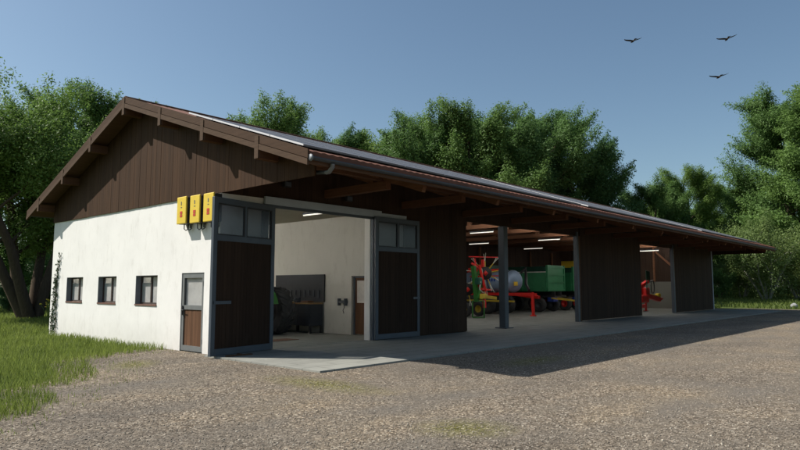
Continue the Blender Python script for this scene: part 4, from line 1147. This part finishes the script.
# birds circling above the yard
def bird(loc, rz, roll, label):
    t = empty('bird', loc, label, 'bird', 'birds circling in the sky', rz); t.rotation_euler = (0, roll, rz)
    m = MB(); m.lathe([(0, -.30), (.05, -.26), (.075, -.12), (.09, .05), (.075, .2), (.05, .28), (.045, .33), (0, .4)], (0, 0, 0), (0, 1, 0), 10)
    m.add([(-.05, -.25, .0), (.05, -.25, 0), (.13, -.52, .02), (-.13, -.52, .02), (-.05, -.25, .02), (.05, -.25, .02), (.13, -.52, .03), (-.13, -.52, .03)],
          [(0, 1, 2, 3), (7, 6, 5, 4), (0, 4, 5, 1), (1, 5, 6, 2), (2, 6, 7, 3), (3, 7, 4, 0)])
    m.build('body', M['bird'], t)
    for s in (-1, 1):
        w = MB(); pr = [(.05, .14, -.14, .0), (.3, .17, -.16, .07), (.55, .13, -.13, .11), (.72, .06, -.1, .15), (.82, -.02, -.1, .19)]
        vs = []
        for x, a, b_, z in pr: vs += [(s*x, a, z), (s*x, b_, z), (s*x, b_, z+.015), (s*x, a, z+.025)]
        fs = [(4*i+j, 4*i+(j+1) % 4, 4*i+4+(j+1) % 4, 4*i+4+j) for i in range(4) for j in range(4)]+[(0, 1, 2, 3), (16, 17, 18, 19)]
        w.add(vs, fs); w.build('wing', M['bird'], t)
bird((52.43, 19.96, 23.0), R(-40), R(-9), 'leftmost bird gliding in the sky above the roof')
bird((54.89, 13.16, 22.07), R(-55), R(-10), 'upper right bird gliding in the sky')
bird((55.62, 14.10, 19.25), R(-48), R(-8), 'lowest bird gliding in the sky')

# ---------------------------------------------------------------- light, sky, camera
SUN = Vector((-.57, .79, 1.0)).normalized()
el_, az_ = math.asin(SUN.z), math.atan2(SUN.x, SUN.y)
sun = bpy.data.lights.new('sun', 'SUN'); sun.energy = 5.0; sun.angle = R(.53); sun.color = (1, .965, .90)
so = bpy.data.objects.new('sun', sun); COL.objects.link(so); so.rotation_euler = (-SUN).to_track_quat('-Z', 'Y').to_euler()
so.location = (0, 0, 40)
w = bpy.data.worlds.new('World'); S.world = w; w.use_nodes = True
nt = w.node_tree; nt.nodes.clear()
sky = nt.nodes.new('ShaderNodeTexSky'); sky.sky_type = 'NISHITA'; sky.sun_disc = False
sky.sun_elevation = el_; sky.sun_rotation = az_; sky.altitude = 300; sky.air_density = 1.0; sky.dust_density = 1.6; sky.ozone_density = .6
bg = nt.nodes.new('ShaderNodeBackground'); bg.inputs[1].default_value = .088
out = nt.nodes.new('ShaderNodeOutputWorld'); nt.links.new(mix(nt, 1., sky.outputs[0], (.91, 1., .985), 'MULTIPLY'), bg.inputs[0]); nt.links.new(bg.outputs[0], out.inputs[0])
S.view_settings.view_transform = 'Standard'; S.view_settings.look = 'None'; S.view_settings.exposure = 0.38; S.view_settings.gamma = 1
S.view_settings.use_curve_mapping = False
cam = bpy.data.cameras.new('camera'); cam.sensor_width = 36; cam.lens = 623/800*36; cam.clip_end = 3000; cam.clip_start = .05
co = bpy.data.objects.new('camera', cam); COL.objects.link(co)
co.location = (0, 0, 1.72); co.rotation_euler = (R(90+5.6833), 0, AZ-R(90))
S.camera = co
